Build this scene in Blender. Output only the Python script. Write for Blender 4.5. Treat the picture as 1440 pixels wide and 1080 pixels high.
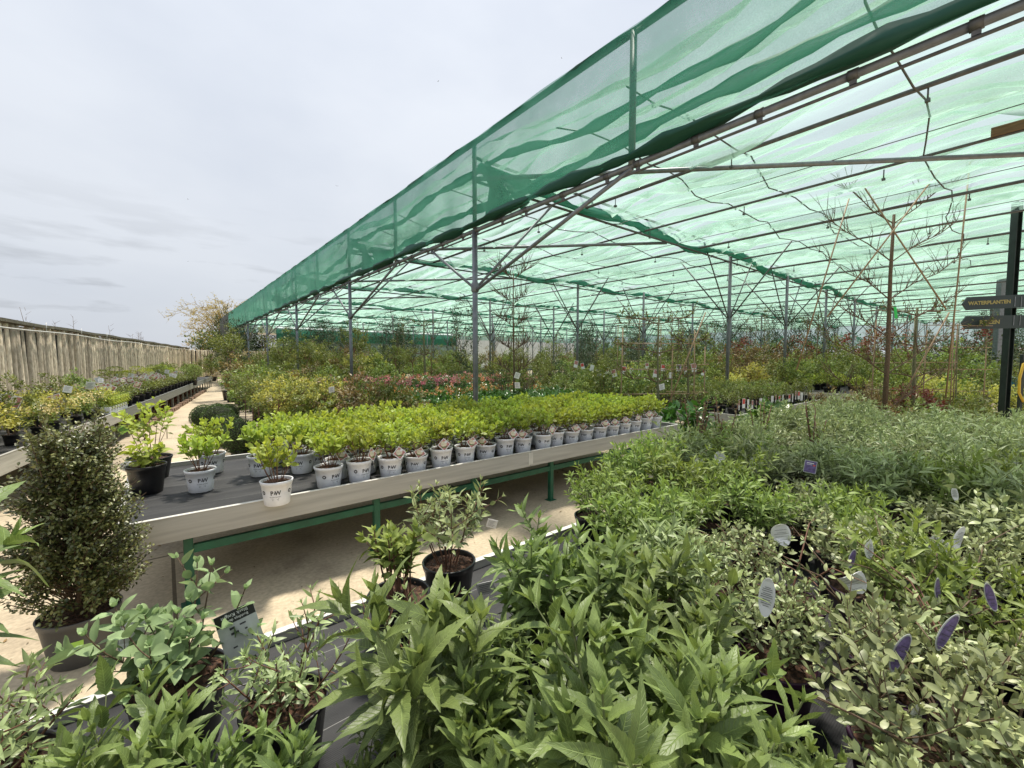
import bpy, math, random
import numpy as np
from mathutils import Vector, Matrix
rad = math.radians
scene = bpy.context.scene
for o in list(bpy.data.objects): bpy.data.objects.remove(o)

# ------------------------------------------------------------------ camera
F_PX = 600.0; PITCH = math.atan(35/600.0)
SY, CY = 0.632, 0.775                       # heading in the (x, y) ground grid: x runs along the benches, y away from them
EYE = 1.6
cam = bpy.data.objects.new('camera', bpy.data.cameras.new('camera'))
scene.collection.objects.link(cam)
cam.data.sensor_width = 36.0; cam.data.lens = 36.0*F_PX/1440.0
cam.data.clip_start = 0.02; cam.data.clip_end = 2000
cam.location = (0, 0, EYE)
cam.rotation_euler = (rad(90)-PITCH, 0, -math.atan2(SY, CY))
scene.camera = cam

# ------------------------------------------------------------------ world, sun, exposure
SUN_EL = rad(71); SUN_AZ = (0.60, 0.50)      # ground direction towards the sun
world = bpy.data.worlds.new('World'); scene.world = world; world.use_nodes = True
wn = world.node_tree.nodes; wl = world.node_tree.links; wn.clear()
wo = wn.new('ShaderNodeOutputWorld'); bg = wn.new('ShaderNodeBackground'); bg.inputs[1].default_value = 0.1
sky = wn.new('ShaderNodeTexSky'); sky.sky_type = 'NISHITA'; sky.sun_disc = False
sky.sun_elevation = SUN_EL; sky.sun_rotation = math.atan2(SUN_AZ[0], SUN_AZ[1]); sky.air_density = 1.2; sky.dust_density = 3.0
tc = wn.new('ShaderNodeTexCoord'); mp = wn.new('ShaderNodeMapping'); mp.inputs['Scale'].default_value = (1.0, 1.0, 2.2)
nz = wn.new('ShaderNodeTexNoise'); nz.inputs['Scale'].default_value = 1.6; nz.inputs['Detail'].default_value = 5; nz.inputs['Roughness'].default_value = 0.5
cr = wn.new('ShaderNodeValToRGB')
cr.color_ramp.elements[0].position = 0.34; cr.color_ramp.elements[0].color = (6.2, 6.7, 7.6, 1)
cr.color_ramp.elements[1].position = 0.66; cr.color_ramp.elements[1].color = (7.7, 8.1, 8.75, 1)
sep = wn.new('ShaderNodeSeparateXYZ'); mr = wn.new('ShaderNodeMapRange')
mr.inputs[1].default_value = 0.0; mr.inputs[2].default_value = 0.75; mr.inputs[3].default_value = 0.74; mr.inputs[4].default_value = 1.02
mul = wn.new('ShaderNodeVectorMath'); mul.operation = 'SCALE'
mx = wn.new('ShaderNodeMix'); mx.data_type = 'RGBA'; mx.inputs[0].default_value = 0.93
wl.new(tc.outputs['Generated'], mp.inputs[0]); wl.new(mp.outputs[0], nz.inputs[0]); wl.new(nz.outputs[0], cr.inputs[0])
wl.new(tc.outputs['Generated'], sep.inputs[0]); wl.new(sep.outputs[2], mr.inputs[0])
# a few darker cloud streaks low over the fence
mp2 = wn.new('ShaderNodeMapping'); mp2.inputs['Scale'].default_value = (2.2, 2.2, 13.0); mp2.inputs['Location'].default_value = (.3, 1.1, .2)
nz2 = wn.new('ShaderNodeTexNoise'); nz2.inputs['Scale'].default_value = 2.1; nz2.inputs['Detail'].default_value = 6
st2 = wn.new('ShaderNodeMapRange'); st2.inputs[1].default_value = .54; st2.inputs[2].default_value = .64; st2.inputs[3].default_value = 0; st2.inputs[4].default_value = .24
el2 = wn.new('ShaderNodeMapRange'); el2.inputs[1].default_value = .30; el2.inputs[2].default_value = .12; el2.inputs[3].default_value = 0; el2.inputs[4].default_value = 1
mm2 = wn.new('ShaderNodeMath'); mm2.operation = 'MULTIPLY'; sb2 = wn.new('ShaderNodeMath'); sb2.operation = 'SUBTRACT'; sb2.inputs[0].default_value = 1.0; mg2 = wn.new('ShaderNodeMath'); mg2.operation = 'MULTIPLY'
wl.new(tc.outputs['Generated'], mp2.inputs[0]); wl.new(mp2.outputs[0], nz2.inputs[0]); wl.new(nz2.outputs[0], st2.inputs[0]); wl.new(sep.outputs[2], el2.inputs[0])
wl.new(st2.outputs[0], mm2.inputs[0]); wl.new(el2.outputs[0], mm2.inputs[1]); wl.new(mm2.outputs[0], sb2.inputs[1]); wl.new(sb2.outputs[0], mg2.inputs[0]); wl.new(mr.outputs[0], mg2.inputs[1])
wl.new(cr.outputs[0], mul.inputs[0]); wl.new(mg2.outputs[0], mul.inputs[3])
wl.new(sky.outputs[0], mx.inputs[6]); wl.new(mul.outputs[0], mx.inputs[7]); wl.new(mx.outputs[2], bg.inputs[0]); wl.new(bg.outputs[0], wo.inputs[0])
sun = bpy.data.objects.new('sun', bpy.data.lights.new('sun', 'SUN')); scene.collection.objects.link(sun)
sun.data.energy = 4.6; sun.data.angle = rad(5.0); sun.data.color = (1.0, 0.93, 0.82)
_h = math.hypot(*SUN_AZ); _s = Vector((SUN_AZ[0]/_h*math.cos(SUN_EL), SUN_AZ[1]/_h*math.cos(SUN_EL), math.sin(SUN_EL))).normalized()
sun.rotation_euler = _s.to_track_quat('Z', 'Y').to_euler(); sun.location = (0, 0, 20)
vs = scene.view_settings; vs.view_transform = 'Standard'; vs.look = 'None'; vs.exposure = 0.30; vs.gamma = 1.0

# ------------------------------------------------------------------ helpers
C = scene.collection
R = random.Random(7)
def P(px, py, h):
    """pixel of the 1440x1080 photo -> ground grid point at height h"""
    a = (px-720)/F_PX; b = -(py-540)/F_PX
    f = math.cos(PITCH)+b*math.sin(PITCH); z = -math.sin(PITCH)+b*math.cos(PITCH)
    t = (h-EYE)/z; X = a*t; Z = f*t
    return (CY*X+SY*Z, -SY*X+CY*Z)
def tag(o, label=None, cat=None, group=None, kind=None):
    if label: o['label'] = label
    if cat: o['category'] = cat
    if group: o['group'] = group
    if kind: o['kind'] = kind
    return o
def thing(name, label, cat, loc=(0, 0, 0), rz=0, group=None):
    o = bpy.data.objects.new(name, None); C.objects.link(o); o.empty_display_size = 0.1
    o.location = loc; o.rotation_euler = (0, 0, rz)
    return tag(o, label, cat, group)
def obj(name, mesh, parent=None, loc=None, rz=None):
    o = bpy.data.objects.new(name, mesh); C.objects.link(o)
    if parent: o.parent = parent
    if loc: o.location = loc
    if rz is not None: o.rotation_euler = (0, 0, rz)
    return o
def copy_tree(o, parent=None):
    c = o.copy(); C.objects.link(c); c.parent = parent
    for ch in list(o.children): copy_tree(ch, c)
    return c
USED = set()
def place(proto, loc, rz=0, sc=1.0, label=None, group=None):
    """the first time moves the prototype itself, afterwards copies it with its parts"""
    if id(proto) in USED: o = copy_tree(proto)
    else: USED.add(id(proto)); KEEP.append(proto); o = proto
    o.location = loc; o.rotation_euler = (0, 0, rz); o.scale = (sc, sc, sc) if not isinstance(sc, tuple) else sc
    if label: o['label'] = label
    if group: o['group'] = group
    return o
KEEP = []; PROTOS = []
def hide_unused():
    for p in PROTOS:
        if id(p) not in USED:
            for ch in list(p.children):
                for g in list(ch.children): bpy.data.objects.remove(g)
                bpy.data.objects.remove(ch)
            bpy.data.objects.remove(p)
ORD = ['first','second','third','fourth','fifth','sixth','seventh','eighth','ninth','tenth','eleventh','twelfth','thirteenth','fourteenth',
       'fifteenth','sixteenth','seventeenth','eighteenth','nineteenth','twentieth','twenty-first','twenty-second','twenty-third','twenty-fourth','twenty-fifth']

class MB:
    """collects quads, boxes, tubes and lathes, then links them as one mesh"""
    def __init__(s): s.v = []; s.f = []; s.m = []; s.sm = []
    def add(s, vs, fs, mi=0, smooth=False):
        n = len(s.v); s.v += [tuple(x) for x in vs]; s.f += [tuple(i+n for i in f) for f in fs]; s.m += [mi]*len(fs); s.sm += [smooth]*len(fs); return s
    def box(s, x0, x1, y0, y1, z0, z1, mi=0, bev=0.0):
        if bev <= 0:
            v = [(x0,y0,z0),(x1,y0,z0),(x1,y1,z0),(x0,y1,z0),(x0,y0,z1),(x1,y0,z1),(x1,y1,z1),(x0,y1,z1)]
            return s.add(v, [(3,2,1,0),(4,5,6,7),(0,1,5,4),(1,2,6,5),(2,3,7,6),(3,0,4,7)], mi)
        b = bev; v = []; 
        for z, i in ((z0,b),(z0+b,0),(z1-b,0),(z1,b)):
            for (x, y, sx, sy) in ((x0,y0,1,1),(x1,y0,-1,1),(x1,y1,-1,-1),(x0,y1,1,-1)):
                v += [(x+sx*(i+b), y+sy*i, z), (x+sx*i, y+sy*(i+b), z)] if (sx*sy) > 0 and False else [(x+sx*i+ (sx*b), y+sy*i, z), (x+sx*i, y+sy*i+(sy*b), z)]
        order = [0,2,3,4,6+1-1,7]  # corner order fixed below
        ring = [1,0,2,3,5,4,6,7]
        f = []
        for k in range(3):
            for j in range(8):
                a, c = ring[j]+8*k, ring[(j+1)%8]+8*k
                f.append((a, c, c+8, a+8))
        f.append(tuple(ring[::-1])); f.append(tuple(r+24 for r in ring))
        return s.add(v, f, mi)
    def tube(s, pts, r, n=6, mi=0, cap=True, smooth=True):
        pts = [Vector(p) for p in pts]; k = len(pts)
        rs = r if hasattr(r, '__len__') else [r]*k
        vs = []; up = None
        for i, p in enumerate(pts):
            d = (pts[min(i+1, k-1)]-pts[max(i-1, 0)])
            if d.length < 1e-9: d = Vector((0,0,1))
            d.normalize()
            if up is None: up = Vector((0,0,1)) if abs(d.z) < .9 else Vector((1,0,0))
            a = d.cross(up)
            if a.length < 1e-6: a = d.cross(Vector((0,1,0)))
            a.normalize(); b = a.cross(d).normalized(); up = b
            for j in range(n):
                t = 2*math.pi*j/n
                vs.append(p+(a*math.cos(t)+b*math.sin(t))*rs[i])
        fs = []
        for i in range(k-1):
            for j in range(n):
                fs.append((i*n+j, i*n+(j+1)%n, (i+1)*n+(j+1)%n, (i+1)*n+j))
        s.add(vs, fs, mi, smooth)
        if cap: s.add([], [], mi); base = len(s.v)-len(vs); s.f += [tuple(base+j for j in range(n))[::-1], tuple(base+(k-1)*n+j for j in range(n))]; s.m += [mi]*2; s.sm += [False]*2
        return s
    def lathe(s, prof, n=28, mi=0, cx=0, cy=0, smooth=True):
        vs = []; fs = []
        for (r, z) in prof:
            for j in range(n):
                t = 2*math.pi*j/n; vs.append((cx+r*math.cos(t), cy+r*math.sin(t), z))
        for i in range(len(prof)-1):
            for j in range(n): fs.append((i*n+j, i*n+(j+1)%n, (i+1)*n+(j+1)%n, (i+1)*n+j))
        return s.add(vs, fs, mi, smooth)
    def mesh(s, name, mats):
        me = bpy.data.meshes.new(name); me.from_pydata(s.v, [], s.f)
        for m in (mats if isinstance(mats, (list, tuple)) else [mats]): me.materials.append(m)
        me.polygons.foreach_set('material_index', s.m); me.polygons.foreach_set('use_smooth', s.sm); me.update()
        return me
def np_mesh(name, V, Fq, mats, mi=None, tint=None, uv=None, smooth=True):
    """V (n,3); Fq list of (m,k) index arrays"""
    me = bpy.data.meshes.new(name); me.vertices.add(len(V)); me.vertices.foreach_set('co', np.asarray(V, np.float32).ravel())
    tot = sum(len(f) for f in Fq); loops = np.concatenate([f.ravel() for f in Fq]); lens = np.concatenate([np.full(len(f), f.shape[1]) for f in Fq])
    st = np.concatenate([[0], np.cumsum(lens)[:-1]])
    me.loops.add(len(loops)); me.loops.foreach_set('vertex_index', loops.astype(np.int32))
    me.polygons.add(tot); me.polygons.foreach_set('loop_start', st.astype(np.int32))
    for m in (mats if isinstance(mats, (list, tuple)) else [mats]): me.materials.append(m)
    if mi is not None: me.polygons.foreach_set('material_index', np.asarray(mi, np.int32))
    me.polygons.foreach_set('use_smooth', np.full(tot, smooth))
    if tint is not None:
        a = me.attributes.new('tint', 'FLOAT', 'POINT'); a.data.foreach_set('value', np.asarray(tint, np.float32))
    if uv is not None:
        u = me.uv_layers.new(name='UVMap'); u.data.foreach_set('uv', np.asarray(uv, np.float32)[loops].ravel())
    me.update(calc_edges=True); return me

# ------------------------------------------------------------------ materials
def mat(name):
    m = bpy.data.materials.new(name); m.use_nodes = True; nt = m.node_tree
    return m, nt, nt.nodes, nt.links, nt.nodes['Principled BSDF']
def plain(name, col, rough=0.6, metal=0.0, noise=0.0, nscale=20, bump=0.0, spec=0.5, stretch=None):
    m, nt, N, L, b = mat(name)
    b.inputs['Base Color'].default_value = (*col, 1); b.inputs['Roughness'].default_value = rough; b.inputs['Metallic'].default_value = metal
    b.inputs['Specular IOR Level'].default_value = spec
    if noise or bump:
        t = N.new('ShaderNodeTexCoord'); mpn = N.new('ShaderNodeMapping'); n = N.new('ShaderNodeTexNoise'); n.inputs['Scale'].default_value = nscale; n.inputs['Detail'].default_value = 6
        if stretch: mpn.inputs['Scale'].default_value = stretch
        L.new(t.outputs['Object'], mpn.inputs[0]); L.new(mpn.outputs[0], n.inputs[0])
        if noise:
            r = N.new('ShaderNodeValToRGB'); r.color_ramp.elements[0].position = .3; r.color_ramp.elements[1].position = .72
            r.color_ramp.elements[0].color = (*[c*(1-noise) for c in col], 1); r.color_ramp.elements[1].color = (*[min(1, c*(1+noise*.7)) for c in col], 1)
            L.new(n.outputs[0], r.inputs[0]); L.new(r.outputs[0], b.inputs['Base Color'])
        if bump:
            bp = N.new('ShaderNodeBump'); bp.inputs['Strength'].default_value = bump; bp.inputs['Distance'].default_value = .01
            L.new(n.outputs[0], bp.inputs['Height']); L.new(bp.outputs[0], b.inputs['Normal'])
    return m
def leafmat(name, c0, c1, trans=0.35, rough=0.5, veins=False, spec=0.4, tcol=None):
    """leaf colour runs from c0 to c1 with each leaf's own tint; thin leaves let light through"""
    m, nt, N, L, b = mat(name)
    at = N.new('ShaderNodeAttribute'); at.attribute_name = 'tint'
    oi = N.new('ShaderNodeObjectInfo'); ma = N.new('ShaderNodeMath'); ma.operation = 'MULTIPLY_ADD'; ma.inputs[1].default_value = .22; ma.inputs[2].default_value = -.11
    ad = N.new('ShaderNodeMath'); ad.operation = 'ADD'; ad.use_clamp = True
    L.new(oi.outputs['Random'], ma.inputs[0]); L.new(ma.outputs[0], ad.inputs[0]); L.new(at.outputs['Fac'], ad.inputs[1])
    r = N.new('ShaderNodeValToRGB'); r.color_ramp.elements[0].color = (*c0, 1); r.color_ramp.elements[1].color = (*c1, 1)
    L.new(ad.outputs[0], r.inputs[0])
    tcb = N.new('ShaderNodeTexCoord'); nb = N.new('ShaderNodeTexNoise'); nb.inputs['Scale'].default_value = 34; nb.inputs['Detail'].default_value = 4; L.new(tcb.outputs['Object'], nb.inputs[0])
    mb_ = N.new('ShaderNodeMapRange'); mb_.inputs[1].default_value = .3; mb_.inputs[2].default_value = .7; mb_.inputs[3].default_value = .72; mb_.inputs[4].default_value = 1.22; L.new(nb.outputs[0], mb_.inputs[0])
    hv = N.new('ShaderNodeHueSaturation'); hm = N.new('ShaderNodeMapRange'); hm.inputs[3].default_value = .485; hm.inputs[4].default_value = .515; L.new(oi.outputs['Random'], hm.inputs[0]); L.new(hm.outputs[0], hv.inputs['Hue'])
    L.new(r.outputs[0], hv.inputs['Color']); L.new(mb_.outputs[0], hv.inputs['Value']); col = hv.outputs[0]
    b.inputs['Roughness'].default_value = rough; b.inputs['Specular IOR Level'].default_value = spec
    if veins:
        uv = N.new('ShaderNodeUVMap'); sp = N.new('ShaderNodeSeparateXYZ'); L.new(uv.outputs[0], sp.inputs[0])
        ax = N.new('ShaderNodeMath'); ax.operation = 'ABSOLUTE'; L.new(sp.outputs[0], ax.inputs[0])
        k = N.new('ShaderNodeMath'); k.operation = 'MULTIPLY_ADD'; k.inputs[1].default_value = -1.6; L.new(ax.outputs[0], k.inputs[0])
        y11 = N.new('ShaderNodeMath'); y11.operation = 'MULTIPLY'; y11.inputs[1].default_value = 13.0; L.new(sp.outputs[1], y11.inputs[0]); L.new(y11.outputs[0], k.inputs[2])
        fr = N.new('ShaderNodeMath'); fr.operation = 'FRACT'; L.new(k.outputs[0], fr.inputs[0])
        pp = N.new('ShaderNodeMath'); pp.operation = 'PINGPONG'; pp.inputs[1].default_value = .5; L.new(k.outputs[0], pp.inputs[0])
        mrn = N.new('ShaderNodeMapRange'); mrn.inputs[1].default_value = 0; mrn.inputs[2].default_value = .1; L.new(pp.outputs[0], mrn.inputs[0])
        mid = N.new('ShaderNodeMapRange'); mid.inputs[1].default_value = 0; mid.inputs[2].default_value = .09; L.new(ax.outputs[0], mid.inputs[0])
        mn = N.new('ShaderNodeMath'); mn.operation = 'MINIMUM'; L.new(mrn.outputs[0], mn.inputs[0]); L.new(mid.outputs[0], mn.inputs[1])
        nzz = N.new('ShaderNodeTexNoise'); nzz.inputs['Scale'].default_value = 260; tcn = N.new('ShaderNodeTexCoord'); L.new(tcn.outputs['Object'], nzz.inputs[0])
        hs = N.new('ShaderNodeMath'); hs.operation = 'MULTIPLY_ADD'; hs.inputs[1].default_value = .35; L.new(nzz.outputs[0], hs.inputs[0]); L.new(mn.outputs[0], hs.inputs[2])
        bp = N.new('ShaderNodeBump'); bp.inputs['Strength'].default_value = .55; bp.inputs['Distance'].default_value = .002
        L.new(hs.outputs[0], bp.inputs['Height']); L.new(bp.outputs[0], b.inputs['Normal'])
        mxc = N.new('ShaderNodeMix'); mxc.data_type = 'RGBA'; mxc.inputs[6].default_value = (*[min(1, c*1.7+.02) for c in c1], 1)
        mc = N.new('ShaderNodeMapRange'); mc.inputs[3].default_value = .62; L.new(mn.outputs[0], mc.inputs[0])
        L.new(mc.outputs[0], mxc.inputs[0]); L.new(col, mxc.inputs[7]); col = mxc.outputs[2]
    else:
        geo = N.new('ShaderNodeNewGeometry')
    L.new(col, b.inputs['Base Color'])
    tr = N.new('ShaderNodeBsdfTranslucent')
    h = N.new('ShaderNodeHueSaturation'); h.inputs['Hue'].default_value = .49; h.inputs['Saturation'].default_value = 1.12; h.inputs['Value'].default_value = 1.25
    L.new(col, h.inputs['Color']); L.new(h.outputs[0], tr.inputs[0])
    mixn = N.new('ShaderNodeMixShader'); mixn.inputs[0].default_value = trans
    L.new(b.outputs[0], mixn.inputs[1]); L.new(tr.outputs[0], mixn.inputs[2]); L.new(mixn.outputs[0], N['Material Output'].inputs[0])
    return m
def netmat(name, col, a0, tl=.5, tcol=None):
    """knitted shade net: open weave; the path through the threads lengthens at a slant"""
    m, nt, N, L, b = mat(name)
    t = N.new('ShaderNodeTexCoord'); n = N.new('ShaderNodeTexNoise'); n.inputs['Scale'].default_value = 1.1; n.inputs['Detail'].default_value = 8; n.inputs['Roughness'].default_value = .7
    mpn = N.new('ShaderNodeMapping'); mpn.inputs['Scale'].default_value = (3, 1, 1); L.new(t.outputs['Object'], mpn.inputs[0]); L.new(mpn.outputs[0], n.inputs[0])
    w = N.new('ShaderNodeTexNoise'); w.inputs['Scale'].default_value = 90; w.inputs['Detail'].default_value = 2; L.new(mpn.outputs[0], w.inputs[0])
    lw = N.new('ShaderNodeLayerWeight'); lw.inputs[0].default_value = .5
    c = N.new('ShaderNodeMath'); c.operation = 'SUBTRACT'; c.inputs[0].default_value = 1.0; L.new(lw.outputs['Facing'], c.inputs[1])
    cm = N.new('ShaderNodeMath'); cm.operation = 'MAXIMUM'; cm.inputs[1].default_value = .13; L.new(c.outputs[0], cm.inputs[0])
    inv = N.new('ShaderNodeMath'); inv.operation = 'DIVIDE'; inv.inputs[0].default_value = 1.0; L.new(cm.outputs[0], inv.inputs[1])
    a = N.new('ShaderNodeMapRange'); a.inputs[1].default_value = .3; a.inputs[2].default_value = .7; a.inputs[3].default_value = 1-a0*.8; a.inputs[4].default_value = 1-a0*1.2; L.new(n.outputs[0], a.inputs[0])
    wv = N.new('ShaderNodeMath'); wv.operation = 'MULTIPLY_ADD'; wv.inputs[1].default_value = -.35; wv.inputs[2].default_value = 1.17; L.new(w.outputs[0], wv.inputs[0])
    am = N.new('ShaderNodeMath'); am.operation = 'MULTIPLY'; am.use_clamp = True; L.new(a.outputs[0], am.inputs[0]); L.new(wv.outputs[0], am.inputs[1])
    pw = N.new('ShaderNodeMath'); pw.operation = 'POWER'; L.new(am.outputs[0], pw.inputs[0]); L.new(inv.outputs[0], pw.inputs[1])
    b.inputs['Base Color'].default_value = (*col, 1); b.inputs['Roughness'].default_value = .6
    tr = N.new('ShaderNodeBsdfTranslucent'); tr.inputs[0].default_value = (*(tcol or (col[0]*4+.04, col[1]*1.75, col[2]*2.0)), 1)
    mixn = N.new('ShaderNodeMixShader'); mixn.inputs[0].default_value = tl; L.new(b.outputs[0], mixn.inputs[1]); L.new(tr.outputs[0], mixn.inputs[2])
    tp = N.new('ShaderNodeBsdfTransparent'); m2 = N.new('ShaderNodeMixShader'); L.new(pw.outputs[0], m2.inputs[0]); L.new(mixn.outputs[0], m2.inputs[1]); L.new(tp.outputs[0], m2.inputs[2])
    L.new(m2.outputs[0], N['Material Output'].inputs[0]); return m

def concrete_mat():
    m, nt, N, L, b = mat('concrete')
    t = N.new('ShaderNodeTexCoord')
    n1 = N.new('ShaderNodeTexNoise'); n1.inputs['Scale'].default_value = .9; n1.inputs['Detail'].default_value = 9; n1.inputs['Roughness'].default_value = .62
    n2 = N.new('ShaderNodeTexNoise'); n2.inputs['Scale'].default_value = 38; n2.inputs['Detail'].default_value = 6
    n3 = N.new('ShaderNodeTexVoronoi'); n3.inputs['Scale'].default_value = 9; n3.inputs['Randomness'].default_value = 1
    for n in (n1, n2, n3): L.new(t.outputs['Object'], n.inputs[0])
    r = N.new('ShaderNodeValToRGB'); e = r.color_ramp.elements; e[0].position = .32; e[0].color = (.25, .20, .14, 1); e[1].position = .66; e[1].color = (.58, .48, .33, 1)
    q = e.new(.46); q.color = (.47, .39, .27, 1)
    L.new(n1.outputs[0], r.inputs[0])
    g = N.new('ShaderNodeMapRange'); g.inputs[1].default_value = .3; g.inputs[2].default_value = .7; g.inputs[3].default_value = .78; g.inputs[4].default_value = 1.12; L.new(n2.outputs[0], g.inputs[0])
    sp = N.new('ShaderNodeMapRange'); sp.inputs[1].default_value = .02; sp.inputs[2].default_value = .06; sp.inputs[3].default_value = .55; sp.inputs[4].default_value = 1.0; L.new(n3.outputs['Distance'], sp.inputs[0])
    mm = N.new('ShaderNodeMath'); mm.operation = 'MULTIPLY'; L.new(g.outputs[0], mm.inputs[0]); L.new(sp.outputs[0], mm.inputs[1])
    # slab joints
    bk = N.new('ShaderNodeTexBrick'); bk.offset = .37; bk.inputs['Scale'].default_value = 1; bk.inputs['Mortar Size'].default_value = .012; bk.inputs['Brick Width'].default_value = 4.4; bk.inputs['Row Height'].default_value = 2.2
    bk.inputs['Color1'].default_value = (1, 1, 1, 1); bk.inputs['Color2'].default_value = (.9, .9, .92, 1); bk.inputs['Mortar'].default_value = (.32, .3, .27, 1); L.new(t.outputs['Object'], bk.inputs[0])
    sc = N.new('ShaderNodeVectorMath'); sc.operation = 'SCALE'; L.new(r.outputs[0], sc.inputs[0]); L.new(mm.outputs[0], sc.inputs[3])
    vm = N.new('ShaderNodeVectorMath'); vm.operation = 'MULTIPLY'; L.new(sc.outputs[0], vm.inputs[0]); L.new(bk.outputs[0], vm.inputs[1])
    L.new(vm.outputs[0], b.inputs['Base Color']); b.inputs['Roughness'].default_value = .85
    bp = N.new('ShaderNodeBump'); bp.inputs['Strength'].default_value = .35; bp.inputs['Distance'].default_value = .006; L.new(n2.outputs[0], bp.inputs['Height']); L.new(bp.outputs[0], b.inputs['Normal'])
    return m
def cloth_mat():
    m, nt, N, L, b = mat('woven_ground_cloth')
    t = N.new('ShaderNodeTexCoord'); w = N.new('ShaderNodeTexWave'); w.bands_direction = 'Y'; w.inputs['Scale'].default_value = 55; w.inputs['Distortion'].default_value = .6
    n = N.new('ShaderNodeTexNoise'); n.inputs['Scale'].default_value = 3; n.inputs['Detail'].default_value = 8
    mpn = N.new('ShaderNodeMapping'); mpn.inputs['Scale'].default_value = (.6, 3, 1)
    L.new(t.outputs['Object'], w.inputs[0]); L.new(t.outputs['Object'], mpn.inputs[0]); L.new(mpn.outputs[0], n.inputs[0])
    r = N.new('ShaderNodeValToRGB'); e = r.color_ramp.elements; e[0].position = .3; e[0].color = (.012, .013, .015, 1); e[1].position = .75; e[1].color = (.05, .05, .05, 1); L.new(n.outputs[0], r.inputs[0])
    # pale marker threads every 30 cm
    sp = N.new('ShaderNodeSeparateXYZ'); L.new(t.outputs['Object'], sp.inputs[0])
    md = N.new('ShaderNodeMath'); md.operation = 'PINGPONG'; md.inputs[1].default_value = .16; L.new(sp.outputs[1], md.inputs[0])
    lt = N.new('ShaderNodeMath'); lt.operation = 'LESS_THAN'; lt.inputs[1].default_value = .0013; L.new(md.outputs[0], lt.inputs[0])
    mxn = N.new('ShaderNodeMix'); mxn.data_type = 'RGBA'; mxn.inputs[7].default_value = (.2, .2, .19, 1); L.new(lt.outputs[0], mxn.inputs[0]); L.new(r.outputs[0], mxn.inputs[6])
    L.new(mxn.outputs[2], b.inputs['Base Color']); b.inputs['Roughness'].default_value = .62; b.inputs['Specular IOR Level'].default_value = .3
    bp = N.new('ShaderNodeBump'); bp.inputs['Strength'].default_value = .4; bp.inputs['Distance'].default_value = .002; L.new(w.outputs[0], bp.inputs['Height'])
    bp2 = N.new('ShaderNodeBump'); bp2.inputs['Strength'].default_value = .5; bp2.inputs['Distance'].default_value = .01; L.new(n.outputs[0], bp2.inputs['Height']); L.new(bp.outputs[0], bp2.inputs['Normal']); L.new(bp2.outputs[0], b.inputs['Normal'])
    return m
def soil_mat():
    m, nt, N, L, b = mat('bark_soil')
    t = N.new('ShaderNodeTexCoord'); v = N.new('ShaderNodeTexVoronoi'); v.inputs['Scale'].default_value = 130; L.new(t.outputs['Object'], v.inputs[0])
    r = N.new('ShaderNodeValToRGB'); e = r.color_ramp.elements; e[0].color = (.02, .011, .006, 1); e[1].color = (.12, .06, .033, 1); e[1].position = .9
    s2 = N.new('ShaderNodeSeparateColor'); L.new(v.outputs['Color'], s2.inputs[0]); L.new(s2.outputs[0], r.inputs[0]); L.new(r.outputs[0], b.inputs['Base Color'])
    b.inputs['Roughness'].default_value = .9; bp = N.new('ShaderNodeBump'); bp.inputs['Distance'].default_value = .01; L.new(s2.outputs[1], bp.inputs['Height']); L.new(bp.outputs[0], b.inputs['Normal'])
    return m
def log_mat():
    m, nt, N, L, b = mat('weathered_log')
    t = N.new('ShaderNodeTexCoord'); mpn = N.new('ShaderNodeMapping'); mpn.inputs['Scale'].default_value = (10, 10, 3.2); n = N.new('ShaderNodeTexNoise'); n.inputs['Scale'].default_value = 2.6; n.inputs['Detail'].default_value = 8
    L.new(t.outputs['Object'], mpn.inputs[0]); L.new(mpn.outputs[0], n.inputs[0])
    at = N.new('ShaderNodeAttribute'); at.attribute_name = 'tint'
    r = N.new('ShaderNodeValToRGB'); e = r.color_ramp.elements; e[0].position = .25; e[0].color = (.38, .30, .20, 1); e[1].position = .75; e[1].color = (.84, .74, .57, 1); q = e.new(.5); q.color = (.68, .58, .43, 1)
    L.new(n.outputs[0], r.inputs[0]); mr2 = N.new('ShaderNodeMapRange'); mr2.inputs[3].default_value = .62; mr2.inputs[4].default_value = 1.2; L.new(at.outputs['Fac'], mr2.inputs[0])
    sc = N.new('ShaderNodeVectorMath'); sc.operation = 'SCALE'; L.new(r.outputs[0], sc.inputs[0]); L.new(mr2.outputs[0], sc.inputs[3]); L.new(sc.outputs[0], b.inputs['Base Color']); b.inputs['Roughness'].default_value = .85
    bp = N.new('ShaderNodeBump'); bp.inputs['Strength'].default_value = .7; bp.inputs['Distance'].default_value = .02; L.new(n.outputs[0], bp.inputs['Height']); L.new(bp.outputs[0], b.inputs['Normal'])
    return m
M = {}
M['concrete'] = concrete_mat(); M['cloth'] = cloth_mat(); M['soil'] = soil_mat(); M['log'] = log_mat()
M['alu'] = plain('weathered_board', (.44, .43, .39), .5, .15, .22, 3.0, .12, stretch=(.5, 6, 9))
M['alu_edge'] = plain('board_edge', (.66, .65, .6), .45, .2, .12, 8)
M['greywood'] = plain('grey_timber', (.19, .20, .18), .75, 0, .35, 4, .3, stretch=(8, .6, 8))
M['green_steel'] = plain('green_paint', (.006, .10, .05), .45, 0, .35, 9, .05)
M['galv'] = plain('galvanised_steel', (.17, .185, .20), .45, .45, .25, 14, .05)
M['galv_dark'] = plain('weathered_pipe', (.10, .10, .10), .5, .4, .35, 12, .08)
M['dark_steel'] = plain('dark_paint', (.022, .032, .028), .42, .2, .3, 8)
M['black_pot'] = plain('black_plastic', (.012, .012, .013), .38, 0, .3, 30, .03)
M['grey_pot'] = plain('grey_plastic', (.085, .083, .078), .5, 0, .2, 10, .05)
M['purple_pot'] = plain('purple_plastic', (.045, .014, .04), .4, 0, .3, 20, .03)
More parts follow.
